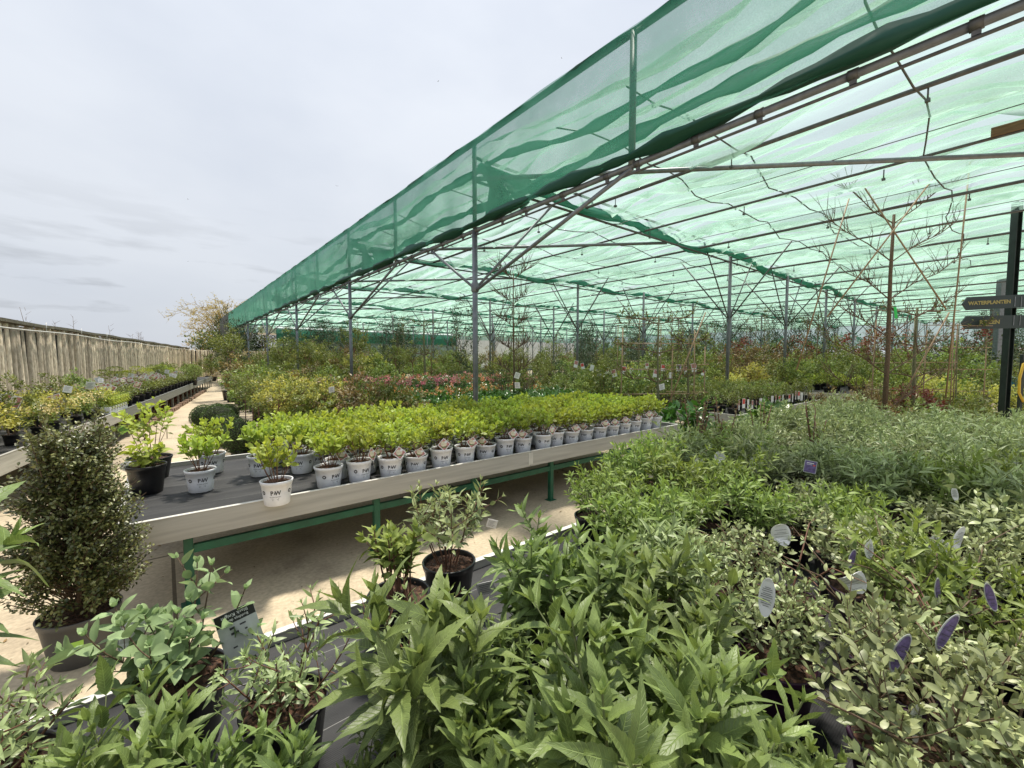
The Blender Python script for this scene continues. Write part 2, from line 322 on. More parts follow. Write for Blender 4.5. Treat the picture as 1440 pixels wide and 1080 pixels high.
M['white_pot'] = plain('white_plastic', (.84, .85, .88), .45, 0, .12, 16, .04)
M['ink'] = plain('black_ink', (.03, .03, .035), .5)
M['white_card'] = plain('white_card', (.78, .78, .76), .35, 0, .06, 30)
M['dull_card'] = plain('pale_grey_card', (.46, .48, .46), .35, 0, .25, 25)
M['card_black'] = plain('black_card', (.012, .012, .012), .35)
M['pinkish'] = plain('card_pink', (.50, .22, .20), .4, 0, .45, 60)
M['cream'] = plain('card_cream', (.72, .66, .48), .4, 0, .25, 60)
M['card_green'] = plain('card_green', (.10, .22, .04), .4, 0, .5, 60)
M['card_lime'] = plain('lime_sticker', (.42, .72, .12), .4, 0, .08, 60)
M['card_purple'] = plain('card_purple', (.14, .10, .24), .4, 0, .6, 70)
M['card_red'] = plain('card_red', (.62, .09, .07), .4, 0, .4, 60)
M['card_blue'] = plain('card_blue', (.08, .25, .5), .4, 0, .2, 30)
M['bark'] = plain('bark', (.13, .085, .05), .8, 0, .45, 60, .4)
M['bark_green'] = plain('greenish_bark', (.15, .15, .075), .75, 0, .4, 50, .3)
M['stem_green'] = plain('green_stem', (.17, .20, .08), .6, 0, .3, 60)
M['stem_red'] = plain('brown_stem', (.16, .075, .045), .7, 0, .35, 60)
M['bamboo'] = plain('bamboo_cane', (.30, .20, .11), .5, 0, .35, 16, .1, stretch=(4, 4, 1))
M['gold'] = plain('gold_lettering', (.30, .25, .07), .5)
M['sign_green'] = plain('sign_dark_green', (.008, .022, .018), .35)
M['hose'] = plain('yellow_hose', (.66, .42, .03), .4)
M['wood'] = plain('brown_plank', (.16, .085, .035), .7, 0, .35, 6, .2, stretch=(1, 8, 8))
M['brick'] = plain('brick_edging', (.24, .16, .11), .9, 0, .4, 12, .5)
M['twigs_red'] = plain('red_twigs', (.22, .07, .04), .8, 0, .4, 40)
M['tie_green'] = plain('green_ribbon', (.02, .55, .10), .5)
M['moss'] = plain('fence_top_board', (.13, .12, .08), .9, 0, .5, 12, .5)
M['tarp_dark'] = plain('dark_net', (.05, .06, .055), .8, 0, .3, 8)
NET = (.035, .27, .175)
M['net_roof_lit'] = netmat('roof_net', (.12, .42, .30), .25, .70, (.50, .73, .63))  # same net as the sides, with sunlight from above put into its colour
M['net_side'] = netmat('side_net', NET, .44, .40)
M['net_roll'] = netmat('gathered_net', (.008, .20, .12), .66, .35)
M['net_hem'] = netmat('net_hem', (.006, .075, .05), .93, .15)
M['L_budd'] = leafmat('large_green_leaf', (.025, .052, .014), (.255, .345, .10), .24, .46, veins=True, spec=.45)
M['L_silver'] = leafmat('silvery_green_leaf', (.035, .068, .022), (.46, .54, .24), .22, .45, spec=.5)
M['L_sage'] = leafmat('grey_green_leaf', (.035, .06, .022), (.50, .56, .27), .18, .45, spec=.5)
M['L_green'] = leafmat('fresh_green_leaf', (.04, .08, .014), (.33, .43, .11), .28, .55)
M['L_blue'] = leafmat('blue_green_leaf', (.04, .075, .028), (.36, .46, .22), .25, .55, spec=.3)
M['L_lime'] = leafmat('lime_leaf', (.08, .13, .015), (.50, .60, .12), .36, .5)
M['L_dark'] = leafmat('small_dark_leaf', (.034, .056, .012), (.34, .37, .13), .12, .38, spec=.6)
M['L_box'] = leafmat('box_leaf', (.018, .045, .010), (.10, .17, .035), .15, .45)
M['L_yellow'] = leafmat('yellow_leaf', (.16, .19, .025), (.62, .60, .16), .35, .5)
M['L_olive'] = leafmat('olive_leaf', (.06, .095, .02), (.26, .30, .07), .28, .5)
M['L_redbrown'] = leafmat('bronze_leaf', (.06, .06, .018), (.34, .25, .10), .25, .5)
M['L_red'] = leafmat('red_leaf', (.09, .025, .015), (.30, .11, .06), .25, .5)
M['L_gloss'] = leafmat('glossy_leaf', (.02, .06, .01), (.13, .26, .05), .2, .3, spec=.6)
M['L_conif'] = leafmat('conifer_leaf', (.012, .03, .012), (.05, .09, .03), .1, .6)
M['L_gold'] = leafmat('gold_leaf', (.25, .19, .06), (.58, .46, .17), .35, .6)
M['P_pink'] = leafmat('pink_petal', (.55, .10, .15), (.82, .36, .38), .3, .5)
M['P_orange'] = leafmat('orange_petal', (.60, .20, .07), (.82, .50, .22), .3, .5)
M['P_cream'] = leafmat('cream_petal', (.62, .55, .2), (.80, .76, .42), .3, .5)
M['P_white'] = leafmat('white_petal', (.6, .6, .55), (.8, .8, .75), .3, .5)
M['L_hedgefar'] = leafmat('far_foliage', (.02, .04, .015), (.075, .11, .04), .15, .6)

# ------------------------------------------------------------------ leaf templates (x half width, y length, z lift)
def leaf_template(rows, cols, prof, fold=.25, serr=0.0):
    V = []; UV = []
    for i in range(rows+1):
        t = i/rows; w = prof(t)
        if serr and 0 < i < rows: w *= 1+serr*(1 if i % 2 else -1)
        for j in range(cols+1):
            x = -1+2*j/cols
            V.append((x*w, t, abs(x)*w*fold)); UV.append((x, t))
    Fc = []
    for i in range(rows):
        for j in range(cols):
            a = i*(cols+1)+j; Fc.append((a, a+1, a+cols+2, a+cols+1))
    return np.array(V), np.array(Fc), np.array(UV)
lance = lambda t: max(.012, (math.sin(math.pi*min(1, t**.72))**.9)*.5*(1-.15*t))
ovate = lambda t: max(.012, (math.sin(math.pi*t**.85)**.75)*.5)
T_BIG = leaf_template(14, 4, lance, .30, .07)
T_LANCE = leaf_template(5, 2, lance, .35)
T_OV = leaf_template(5, 2, ovate, .3)
T_OV3 = leaf_template(3, 2, ovate, .3)
T_DIA = (np.array([(0,0,0),(-.5,.45,.12),(0,1,0),(.5,.45,.12)], float), np.array([(0,3,2,1)]), np.array([(0,0),(-1,.5),(0,1),(1,.5)], float))
class Leaves:
    def __init__(s): s.p = []; s.d = []; s.n = []; s.l = []; s.w = []; s.c = []; s.t = []
    def add(s, p, d, n, l, w, c=0.2, t=.5): s.p.append(tuple(p)); s.d.append(tuple(d)); s.n.append(tuple(n)); s.l.append(l); s.w.append(w); s.c.append(c); s.t.append(t)
    def mesh(s, name, T, m, rng):
        V, Fc, UV = T; N = len(s.p)
        p = np.array(s.p); d = np.array(s.d, float); n = np.array(s.n, float); d /= np.linalg.norm(d, axis=1)[:, None]+1e-9
        r = np.cross(d, n); r /= np.linalg.norm(r, axis=1)[:, None]+1e-9; n = np.cross(r, d)
        l = np.array(s.l)[:, None, None]; w = np.array(s.w)[:, None, None]; c = np.array(s.c)[:, None, None]
        x = V[None, :, 0, None]; y = V[None, :, 1, None]; z = V[None, :, 2, None]
        g = np.random.RandomState(rng.randrange(10**6)); wav = g.uniform(-1, 1, (N, 1, 1))
        fo = g.uniform(.15, 1.5, (N, 1, 1)); tw_ = g.uniform(-.5, .5, (N, 1, 1))
        zz = z*w*fo + (-c*y*y*l) + x*w*tw_*y + wav*.035*l*np.sin(y*9+x*3)
        yy = y*l*(1-.12*c*y)
        A = p[:, None, :]+r[:, None, :]*(x*w+wav*.05*l*y*y)+d[:, None, :]*yy+n[:, None, :]*zz
        k = len(V); Fq = (Fc[None]+(np.arange(N)*k)[:, None, None]).reshape(-1, Fc.shape[1])
        return np_mesh(name, A.reshape(-1, 3), [Fq], m, tint=np.repeat(np.clip(s.t, 0, 1), k), uv=np.tile(UV, (N, 1)))
def rdir(rng):
    z = rng.uniform(-1, 1); a = rng.uniform(0, 2*math.pi); q = math.sqrt(1-z*z); return Vector((q*math.cos(a), q*math.sin(a), z))
def stem_plant(rng, n, H, spread, nodes, L, W, start=.25, bend=.35, root=.04, r0=.0025, low=70, tip=22, droop=.3, tipn=4, side=0, hv=.25, young_lit=.75, zbase=0, minl=.45):
    """upright stems with opposite leaf pairs"""
    lv = Leaves(); st = MB()
    def shoot(base, d0, Ln, nn, s0, rr, sd):
        K = 7; pts = [Vector(base)]; d = d0.copy()
        for k in range(K):
            d = (d+Vector((rng.gauss(0, .06), rng.gauss(0, .06), bend*.25))).normalized(); pts.append(pts[-1]+d*Ln/K)
        st.tube(pts, [rr*(1-.6*i/K) for i in range(K+1)], 4, 0, False)
        az = rng.uniform(0, 6.28)
        for j in range(nn):
            t = s0+(1-s0)*(j+.3*rng.random())/nn; q = t*K; i = min(int(q), K-1); p = pts[i].lerp(pts[i+1], q-i); ax = (pts[i+1]-pts[i]).normalized()
            az += math.pi/2+rng.gauss(0, .15)
            e1 = ax.cross(Vector((0.3, .2, 1))).normalized() if abs(ax.z) < .98 else ax.cross(Vector((1, 0, 0))).normalized(); e2 = ax.cross(e1)
            ang = rad(low+(tip-low)*t**1.5+rng.gauss(0, 7)); prof = minl+(1-minl)*math.sin(math.pi*min(1, max(0, (t-s0)/(1-s0))*.8+.12))
            for sgn in (0, 1):
                if rng.random() < .06: continue
                a = az+math.pi*sgn+rng.gauss(0, .12); o = e1*math.cos(a)+e2*math.sin(a)
                dd = o*math.sin(ang)+ax*math.cos(ang); nn_ = ax*math.sin(ang)-o*math.cos(ang)
                l = L*prof*rng.uniform(.8, 1.15)
                lv.add(p+o*rr, dd+rdir(rng)*.08, nn_+rdir(rng)*.1, l, W*prof*rng.uniform(.85, 1.12), droop*rng.uniform(.3, 1.5), min(1, .14+.72*t*young_lit+rng.uniform(-.16, .18)))  # tint: paler young tips, plus lit tops and shaded lower leaves painted in
            if sd and rng.random() < sd and t < .85:
                a = az+math.pi/2; o = e1*math.cos(a)+e2*math.sin(a)
                shoot(p, (o*.9+ax*.6).normalized(), Ln*rng.uniform(.25, .45), max(2, int(nn*.45)), .25, rr*.6, 0)
        ax = (pts[-1]-pts[-2]).normalized(); e1 = ax.orthogonal().normalized(); e2 = ax.cross(e1)
        for k in range(tipn):
            a = az+k*math.pi/2+.4; o = e1*math.cos(a)+e2*math.sin(a); ang = rad(14+6*(k//2)+rng.uniform(0, 12))
            l = L*(.34+.12*(k//2))*rng.uniform(.8, 1.2); lv.add(pts[-1]-ax*.004, o*math.sin(ang)+ax*math.cos(ang), ax*math.sin(ang)-o*math.cos(ang), l, W*.42, .1, min(1, .65*young_lit+.3+rng.uniform(-.1, .1)))
    for i in range(n):
        a = 6.283*(i+rng.random()*.7)/n; rr = root*math.sqrt(rng.random()); ln = spread*math.sqrt(rng.uniform(.05, 1))
        shoot((rr*math.cos(a), rr*math.sin(a), zbase), Vector((math.cos(a)*ln, math.sin(a)*ln, 1)).normalized(), H*rng.uniform(1-hv, 1+hv*.6), nodes, start, r0*rng.uniform(.8, 1.3), side)
    return lv, st
def bush(rng, shape, n, L, W, clumps=40, cl=.09, zc=.5, gap=0.0, inner=.25, tbase=.5):
    """leaf cloud: clumps of leaves spread through shape(u)->(radius) volume; shape returns a point for (dir, depth)"""
    lv = Leaves(); cs = []
    for i in range(clumps):
        d = rdir(rng); f = rng.uniform(inner, 1)**.45; cs.append((shape(d, f), d, rng.uniform(-.22, .22)))
    for i in range(n):
        c, d, tt = cs[rng.randrange(len(cs))]
        o = rdir(rng)*cl*rng.random()**.5; p = Vector(c)+o
        ld = (d*.6+rdir(rng)*.8+Vector((0, 0, .35))).normalized(); nn = (Vector((0, 0, 1))+d*.5+rdir(rng)*.6)
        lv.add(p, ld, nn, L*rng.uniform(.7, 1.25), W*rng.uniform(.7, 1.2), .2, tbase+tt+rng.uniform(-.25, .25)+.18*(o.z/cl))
    return lv
def ellip(rx, ry, rz, cz, rough=.12, seed=1, cx=0, cy=0):
    q = random.Random(seed); ph = [(q.uniform(2, 6), q.uniform(0, 6), q.uniform(2, 6)) for _ in range(4)]
    def f(d, k):
        w = 1+sum(rough*math.sin(a*d.x+b)*math.cos(c*d.y+b+a*d.z*1.3) for a, b, c in ph)
        return (cx+d.x*rx*k*w, cy+d.y*ry*k*w, cz+d.z*rz*k*w)
    return f

# ------------------------------------------------------------------ pots, soil, cards
def pot_mesh(name, rt, rb, h, m, rim=.012, n=32):
    b = MB(); rr = lambda z: rb+(rt-rb)*z/h
    b.lathe([(0.0, .004), (rb*.96, .0), (rb, .004), (rr(h*.5), h*.5), (rr(h-rim*2.2), h-rim*2.2), (rr(h-rim*2.2)+.004, h-rim*2.1), (rt+.006, h-.003), (rt+.004, h), (rt-.001, h), (rt-.003, h-.004), (rr(h*.8)-.004, h*.78)], n)
    return b.mesh(name, m)
def soil_mesh(name, r, z, rng=None):
    rng = rng or R; V = [(0, 0, z+.008)]; f = []; rings = 5; n = 24
    for i in range(1, rings+1):
        for j in range(n):
            t = 6.2832*j/n; q = r*i/rings; V.append((q*math.cos(t), q*math.sin(t), z+(rng.uniform(-.003, .007) if i < rings else -.004)))
    for j in range(n): f.append((0, 1+j, 1+(j+1) % n))
    for i in range(rings-1):
        for j in range(n):
            a = 1+i*n+j; b_ = 1+i*n+(j+1) % n; f.append((a, a+n, b_+n, b_))
    b = MB(); b.add(V, f, 0, False)
    for k in range(46):      # bark chips
        a = rng.uniform(0, 6.28); q = r*.92*math.sqrt(rng.random()); s = rng.uniform(.004, .011)*min(1.4, r/.08); x, y = q*math.cos(a), q*math.sin(a); t = rng.uniform(0, 3.1); c_, s_ = math.cos(t)*s, math.sin(t)*s; zz = z+rng.uniform(.004, .011)
        b.add([(x-c_, y-s_, zz), (x+s_*.4, y-c_*.4, zz+.003), (x+c_, y+s_, zz+.002), (x-s_*.4, y+c_*.4, zz-.002)], [(0, 1, 2, 3)])
    return b.mesh(name, M['soil'])
def text_mesh(name, s, size, m, bold=0.0, sx=1.0):
    cu = bpy.data.curves.new('lettering', 'FONT'); cu.body = s; cu.size = size; cu.align_x = 'CENTER'; cu.align_y = 'CENTER'; cu.offset = bold; cu.resolution_u = 3
    o = bpy.data.objects.new('lettering', cu); C.objects.link(o); dg = bpy.context.evaluated_depsgraph_get()
    me = bpy.data.meshes.new_from_object(o.evaluated_get(dg)); bpy.data.objects.remove(o); bpy.data.curves.remove(cu)
    me.name = name; me.materials.clear(); me.materials.append(m)
    for v in me.vertices: v.co.x *= sx
    return me
def mesh_raw(me): return [tuple(v.co) for v in me.vertices], [tuple(p.vertices) for p in me.polygons]
def card(name, outline, mats, art=(), lines=(), curl=.0, thick=.0006, both=True):
    """outline polygon in (x, z); art = [(polygon, mat index)] shown on the front and on the back"""
    b = MB(); n = len(outline)
    cy = lambda x, z: curl*(x*x*60)
    fr = [(x, cy(x, z)-thick, z) for x, z in outline]; bk = [(x, cy(x, z)+thick, z) for x, z in outline]
    b.add(fr+bk, [tuple(range(n)), tuple(range(2*n-1, n-1, -1))]+[(i, i+n, (i+1) % n+n, (i+1) % n) for i in range(n)])
    for poly, mi in art: b.add([(x, cy(x, z)-thick-.0004, z) for x, z in poly], [tuple(range(len(poly)))], mi)
    for (x, z, w, hh, mi) in lines: b.add([(x, cy(x, z)-thick-.0008, z), (x+w, cy(x+w, z)-thick-.0008, z), (x+w, cy(x+w, z)-thick-.0008, z+hh), (x, cy(x, z)-thick-.0008, z+hh)], [(0, 1, 2, 3)], mi)
    return b.mesh(name, mats)
def ngon(cx, cz, rx, rz, n=14, a0=0): return [(cx+rx*math.cos(a0+6.2832*i/n), cz+rz*math.sin(a0+6.2832*i/n)) for i in range(n)]
def diamond_card(name):
    s = .050; out = [(0, -s*1.2), (s*1.2, 0), (0, s*1.2), (-s*1.2, 0)]; i = .86
    art = [([(x*i, z*i) for x, z in out], 1), (ngon(-.003, .006, .029, .024, 10), 2), ([(-.030, -.0175), (.030, -.0175), (.019, -.0265), (-.019, -.0265)], 3), (ngon(.017, .021, .013, .011, 7), 0)]
    # keep every piece proud of the one below
    b = MB()
    def sheet(poly, y, mi): b.add([(x, y, z) for x, z in poly], [tuple(range(len(poly)))], mi)
    b.add([(x, -.0006, z) for x, z in out]+[(x, .0006, z) for x, z in out], [(0, 1, 2, 3), (7, 6, 5, 4)]+[(k, k+4, (k+1) % 4+4, (k+1) % 4) for k in range(4)])
    for k, (poly, mi) in enumerate(art): sheet(poly, -.0010-.0004*k, mi)
    b.tube([(0, .002, .0), (0.0, .002, -.11)], .0012, 4, 0)
    return b.mesh(name, [M['white_card'], M['pinkish'], M['cream'], M['card_green']])
def oval_card(name, w, h, mats, lines=8, picture=None):
    out = [(w*math.sin(t)*(.95+.05*math.cos(t)), h*(.5-.5*math.cos(t))*1.0) for t in [6.2832*i/18 for i in range(18)]]
    out = [(x, z) for x, z in out]; ln = []
    if lines:
        for k in range(lines):
            z = h*(.28+.52*k/lines); ww = w*(.9 if k % 3 else .6)*math.sin(math.pi*min(.9, max(.1, z/h))); ln.append((-ww*.8, z, ww*1.5, h*.012, 1))
    art = [([(x*.86, h*.5+(z-h*.5)*.9) for x, z in out], 2)] if picture else []
    return card(name, out, mats, art, ln, curl=.4)

# ================================================================== SETTING
g = MB(); g.add([(-220, -220, 0), (320, -220, 0), (320, 320, 0), (-220, 320, 0)], [(0, 1, 2, 3)])
tag(obj('floor', g.mesh('floor', M['concrete'])), 'pale sandy concrete yard floor', None, None, 'structure')

rngl = random.Random(55); ll = Leaves()
for i in range(520):
    x, y = (rngl.uniform(-2.5, 6.5), rngl.uniform(1.75, 5.2)) if i < 330 else (rngl.uniform(-1.2, 1.6), rngl.uniform(5.2, 16))
    a = rngl.uniform(0, 6.28); s_ = rngl.uniform(.006, .028)*(1 if rngl.random() < .8 else 1.6); ll.add((x, y, .004), (math.cos(a), math.sin(a), .05), (rngl.uniform(-.3, .3), rngl.uniform(-.3, .3), 1), s_, s_*.45, -.1, rngl.random())
tag(obj('leaf_litter', ll.mesh('leaf_litter', T_OV3, leafmat('dry_leaf', (.05, .03, .015), (.30, .20, .08), .1, .8), rngl)), 'dry fallen leaves and crumbs scattered over the yard floor', None, None, 'stuff')
# ------------------------------------------------------------------ benches
def bench(name, label, x0, x1, y0, y1, top, joints=(), legs=(), board=.155, legm='green_steel', group='plant benches', boardm='alu', cross=True):
    t = thing(name, label, 'bench', (x0, y0, 0), 0, group); Lx, Ly = x1-x0, y1-y0
    nx, ny = max(8, int(Lx/.12)), max(6, int(Ly/.12)); V = []; rr = random.Random(len(label))
    for i in range(nx+1):
        for j in range(ny+1): V.append((.004+(Lx-.008)*i/nx, .004+(Ly-.008)*j/ny, top-.035+.004*math.sin(i*.7+j*.3)*math.sin(j*1.1)+rr.uniform(-.0012, .0012)))
    V = np.array(V); ii, jj = np.meshgrid(np.arange(nx), np.arange(ny), indexing='ij'); a = (ii*(ny+1)+jj).ravel(); Fq = np.stack([a, a+ny+1, a+ny+2, a+1], 1)
    obj('cloth_top', np_mesh('cloth_top', V, [Fq], M['cloth']), t)
    b = MB(); b.box(.02, Lx-.02, .02, Ly-.02, top-.075, top-.055); obj('deck', b.mesh('deck', M['greywood']), t)
    xs = [0]+list(joints)+[Lx]
    for k in range(len(xs)-1):
        for side in (0, 1):
            b = MB(); y = -.022 if side == 0 else Ly
            b.box(xs[k]+.002, xs[k+1]-.002, y, y+.022, top-board, top, 0, .002); b.box(xs[k]+.003, xs[k+1]-.003, y-.004, y+.026, top+.0005, top+.0045, 1)
            obj('edge_board', b.mesh('edge_board', [M[boardm], M['alu_edge'] if boardm == 'alu' else M[boardm]]), t)
        if k: 
            b = MB(); b.box(xs[k]-.03, xs[k]+.03, -.026, -.022, top-board+.02, top-.012, 0); obj('joint_plate', b.mesh('joint_plate', M['alu_edge'] if boardm == 'alu' else M[boardm]), t)
    for x in (-.022, Lx):
        b = MB(); b.box(x, x+.022, -.022, Ly+.022, top-board, top-.001, 0, .002); b.box(x-.004, x+.026, -.02, Ly+.02, top-.0005, top+.0035, 1); obj('edge_board', b.mesh('edge_board', [M[boardm], M['alu_edge'] if boardm == 'alu' else M[boardm]]), t)
    for lx in legs:
        for ly in (.07, Ly-.12):
            b = MB(); b.box(lx-.026, lx+.026, ly, ly+.05, .004, top-.08, 0, .004); b.box(lx-.05, lx+.05, ly-.02, ly+.07, 0, .004); obj('leg', b.mesh('leg', M[legm]), t)
        if cross: b = MB(); b.tube([(lx, .12, top-.12), (lx, Ly-.12, top-.32)], .018, 4); obj('brace', b.mesh('brace', M[legm]), t)
    if cross and legs:
        for ly in (.07, Ly-.12):
            b = MB(); b.box(legs[0]+.028, legs[-1]-.028, ly+.008, ly+.042, top-.29, top-.235, 0, .002); obj('cross_rail', b.mesh('cross_rail', M[legm]), t)
    return t
TOP = .63; BT = TOP-.033       # edge height and cloth height of the benches
bench('plant_bench', 'long pale aluminium-edged bench on green legs carrying white potted hydrangeas', -.24, 5.9, 3.33, 5.05, TOP, (3.19,), (.32, 1.57, 2.55, 3.6, 4.7, 5.75))
bench('plant_bench', 'nearest bench under the big leafy shrubs, black woven cloth inside a pale rim', -1.0, 6.35, -.42, 1.65, TOP, (3.6,), (.3, 1.8, 3.3, 4.0, 5.4, 7.1))
bench('plant_bench', 'grey-edged bench with label-tagged black pots right of the hydrangea bench', 7.76, 12.25, 3.25, 5.4, .62, (), (.4, 2.2, 4.1), board=.18, boardm='alu')
bench('plant_bench', 'far grey-edged bench of green shrubs beyond the tagged pots', 14.9, 22, 2.9, 5.6, .62, (), (.4, 3.2, 6.5), board=.16, boardm='alu')
bench('plant_bench', 'low grey bench behind the hydrangeas full of glossy green shrubs', 3.4, 7.2, 6.15, 7.7, .42, (), (.4, 1.9, 3.4), board=.1, boardm='alu')

# left bench and fence run along one slightly turned line
LB_A = Vector((-1.75, 3.6, 0)); LB_B = Vector((2.15, 30.0, 0))
def left_bench():
    d = (LB_B-LB_A); Ln = d.length; d.normalize(); side = Vector((-d.y, d.x, 0))   # towards the fence
    t = thing('plant_bench', 'very long weathered grey bench running beside the log fence', 'bench', tuple(LB_A), math.atan2(d.y, d.x), 'plant benches')
    W = 1.75; z = .62
    b = MB(); b.box(0, Ln, .024, W, z-.09, z-.035); obj('cloth_top', b.mesh('cloth_top', M['cloth']), t)
    for k in range(7):
        x0 = Ln*k/7; b = MB(); b.box(x0+.003, x0+Ln/7-.003, 0, .023, z-.2, z+.0, 0, .003); b.box(x0+.004, x0+Ln/7-.004, -.003, .026, z+.0005, z+.004, 0); obj('edge_board', b.mesh('edge_board', M['alu'] if k < 2 else M['greywood']), t)
    for k in range(25):
        x = .7+k*1.08; b = MB(); b.box(x-.035, x+.035, .05, .1, 0, z-.092, 0, .003); obj('leg', b.mesh('leg', M['galv'] if k < 3 else M['greywood']), t)
    return t, d, side
LBT, LBD, LBS = left_bench()
def LBpt(s, w, h): p = LB_A+LBD*s+LBS*w; return (p.x, p.y, h)

def fence():
    a = Vector((-4.45, 2.2, 0)); bpt = Vector((1.45, 40.3, 0)); c = Vector((9.0, 46.0, 0))
    t = thing('log_fence', 'tall weathered fence of upright round logs along the left side', 'fence', tuple(a))
    rng = random.Random(3); V = []; Fq = []; T = []; n = 10
    def run(p, q, H):
        d = q-p; Ln = d.length; d.normalize(); s = 0
        while s < Ln:
            w = rng.uniform(.15, .22); cpt = p+d*(s+w/2)-a; r = w/2*.90; base = len(V); hh = H+rng.uniform(-.03, .03); lx, ly = rng.gauss(0, .012), rng.gauss(0, .012); tt = rng.random()
            for k, z in enumerate((0, .8, 1.6, hh-.02, hh)):
                q_ = r*(1-.03*k)*(1 if k < 4 else .9)
                for j in range(n):
                    th = 6.2832*j/n; V.append((cpt.x+q_*math.cos(th)+lx*z+rng.gauss(0, .003), cpt.y+q_*math.sin(th)+ly*z, z)); T.append(tt)
            for k in range(4):
                for j in range(n): Fq.append((base+k*n+j, base+k*n+(j+1) % n, base+(k+1)*n+(j+1) % n, base+(k+1)*n+j))
            V.append((cpt.x, cpt.y, hh+.005)); T.append(tt)
            for j in range(n): Fq.append((base+4*n+j, base+4*n+(j+1) % n, len(V)-1, len(V)-1))
            s += w
    run(a, bpt, 2.36); run(bpt, c, 2.3)
    me = bpy.data.meshes.new('palings'); me.from_pydata(V, [], [f if f[2] != f[3] else f[:3] for f in Fq]); me.materials.append(M['log'])
    at = me.attributes.new('tint', 'FLOAT', 'POINT'); at.data.foreach_set('value', T); me.polygons.foreach_set('use_smooth', [True]*len(me.polygons)); me.update()
    obj('palings', me, t)
    d = (bpt-a).normalized(); s = Vector((d.y, -d.x, 0))
    for (p, q) in ((a, bpt), (bpt, c)):
        e = (q-p).normalized(); n_ = Vector((e.y, -e.x, 0))*.012; p0, q0 = p-a, q-a; bb = MB()
        bb.add([p0-n_, q0-n_, q0+n_, p0+n_]+[w_+Vector((0, 0, 2.25)) for w_ in (p0-n_, q0-n_, q0+n_, p0+n_)], [(3, 2, 1, 0), (4, 5, 6, 7), (0, 1, 5, 4), (1, 2, 6, 5), (2, 3, 7, 6), (3, 0, 4, 7)])
        obj('gap_shade_sheet', bb.mesh('gap_shade_sheet', plain('gap_shade', (.03, .025, .018), .9)), t)  # thin dark sheet added so the gaps between logs read as shade
    b = MB(); K = 40
    pts = [a+(bpt-a)*(i/K) for i in range(K+1)]
    for i in range(K):
        p, q = pts[i]-a-s*.13, pts[i+1]-a-s*.13; z0 = 2.38+.012*math.sin(i*1.7); z1 = 2.38+.012*math.sin((i+1)*1.7)
        b.add([(p.x, p.y, z0), (q.x, q.y, z1), (q.x+s.x*.26, q.y+s.y*.26, z1), (p.x+s.x*.26, p.y+s.y*.26, z0), (p.x, p.y, z0+.07), (q.x, q.y, z1+.07), (q.x+s.x*.26, q.y+s.y*.26, z1+.07), (p.x+s.x*.26, p.y+s.y*.26, z0+.07)], [(3, 2, 1, 0), (4, 5, 6, 7), (0, 1, 5, 4), (2, 3, 7, 6), (1, 2, 6, 5), (3, 0, 4, 7)])
    obj('capping_board', b.mesh('capping_board', M['moss']), t)
    b = MB(); b.tube([(p-a+s*.17+Vector((0, 0, 2.27+.02*math.sin(i*.9)))) for i, p in enumerate(pts)], .016, 6); obj('water_pipe', b.mesh('water_pipe', M['alu_edge']), t)
    for i in range(7):
        p = a+(bpt-a)*((i+1.6)/16)-a+s*.17; b = MB(); b.tube([(p.x, p.y, 2.27), (p.x, p.y, 2.50)], .008, 5); obj('sprinkler', b.mesh('sprinkler', M['alu_edge']), t)
    # bare twiggy tips showing over the top
    for k in range(11):
        q = a+(bpt-a)*rng.uniform(.12, .75); b = MB(); bx = q.x-s.x*.35; by = q.y-s.y*.35; h = rng.uniform(2.55, 2.95)
        b.tube([(0, 0, 1.2), (.03, 0, 2.2), (rng.uniform(-.1, .1), 0, h)], [.01, .007, .003], 4)
        for m_ in range(7):
            z = rng.uniform(2.3, h); aa = rng.uniform(0, 6.28); b.tube([(0.02, 0, z), (.14*math.cos(aa), .14*math.sin(aa), z+.1)], [.004, .002], 3)
        b.tube([(0, 0, 0), (0, 0, 1.2)], .012, 4)
        tag(obj('bare_shrub', b.mesh('bare_shrub', M['bark']), None, (bx, by, 0)), 'leafless shrub tip poking up behind the log fence', 'shrub', 'leafless shrub tips behind the fence')
fence()

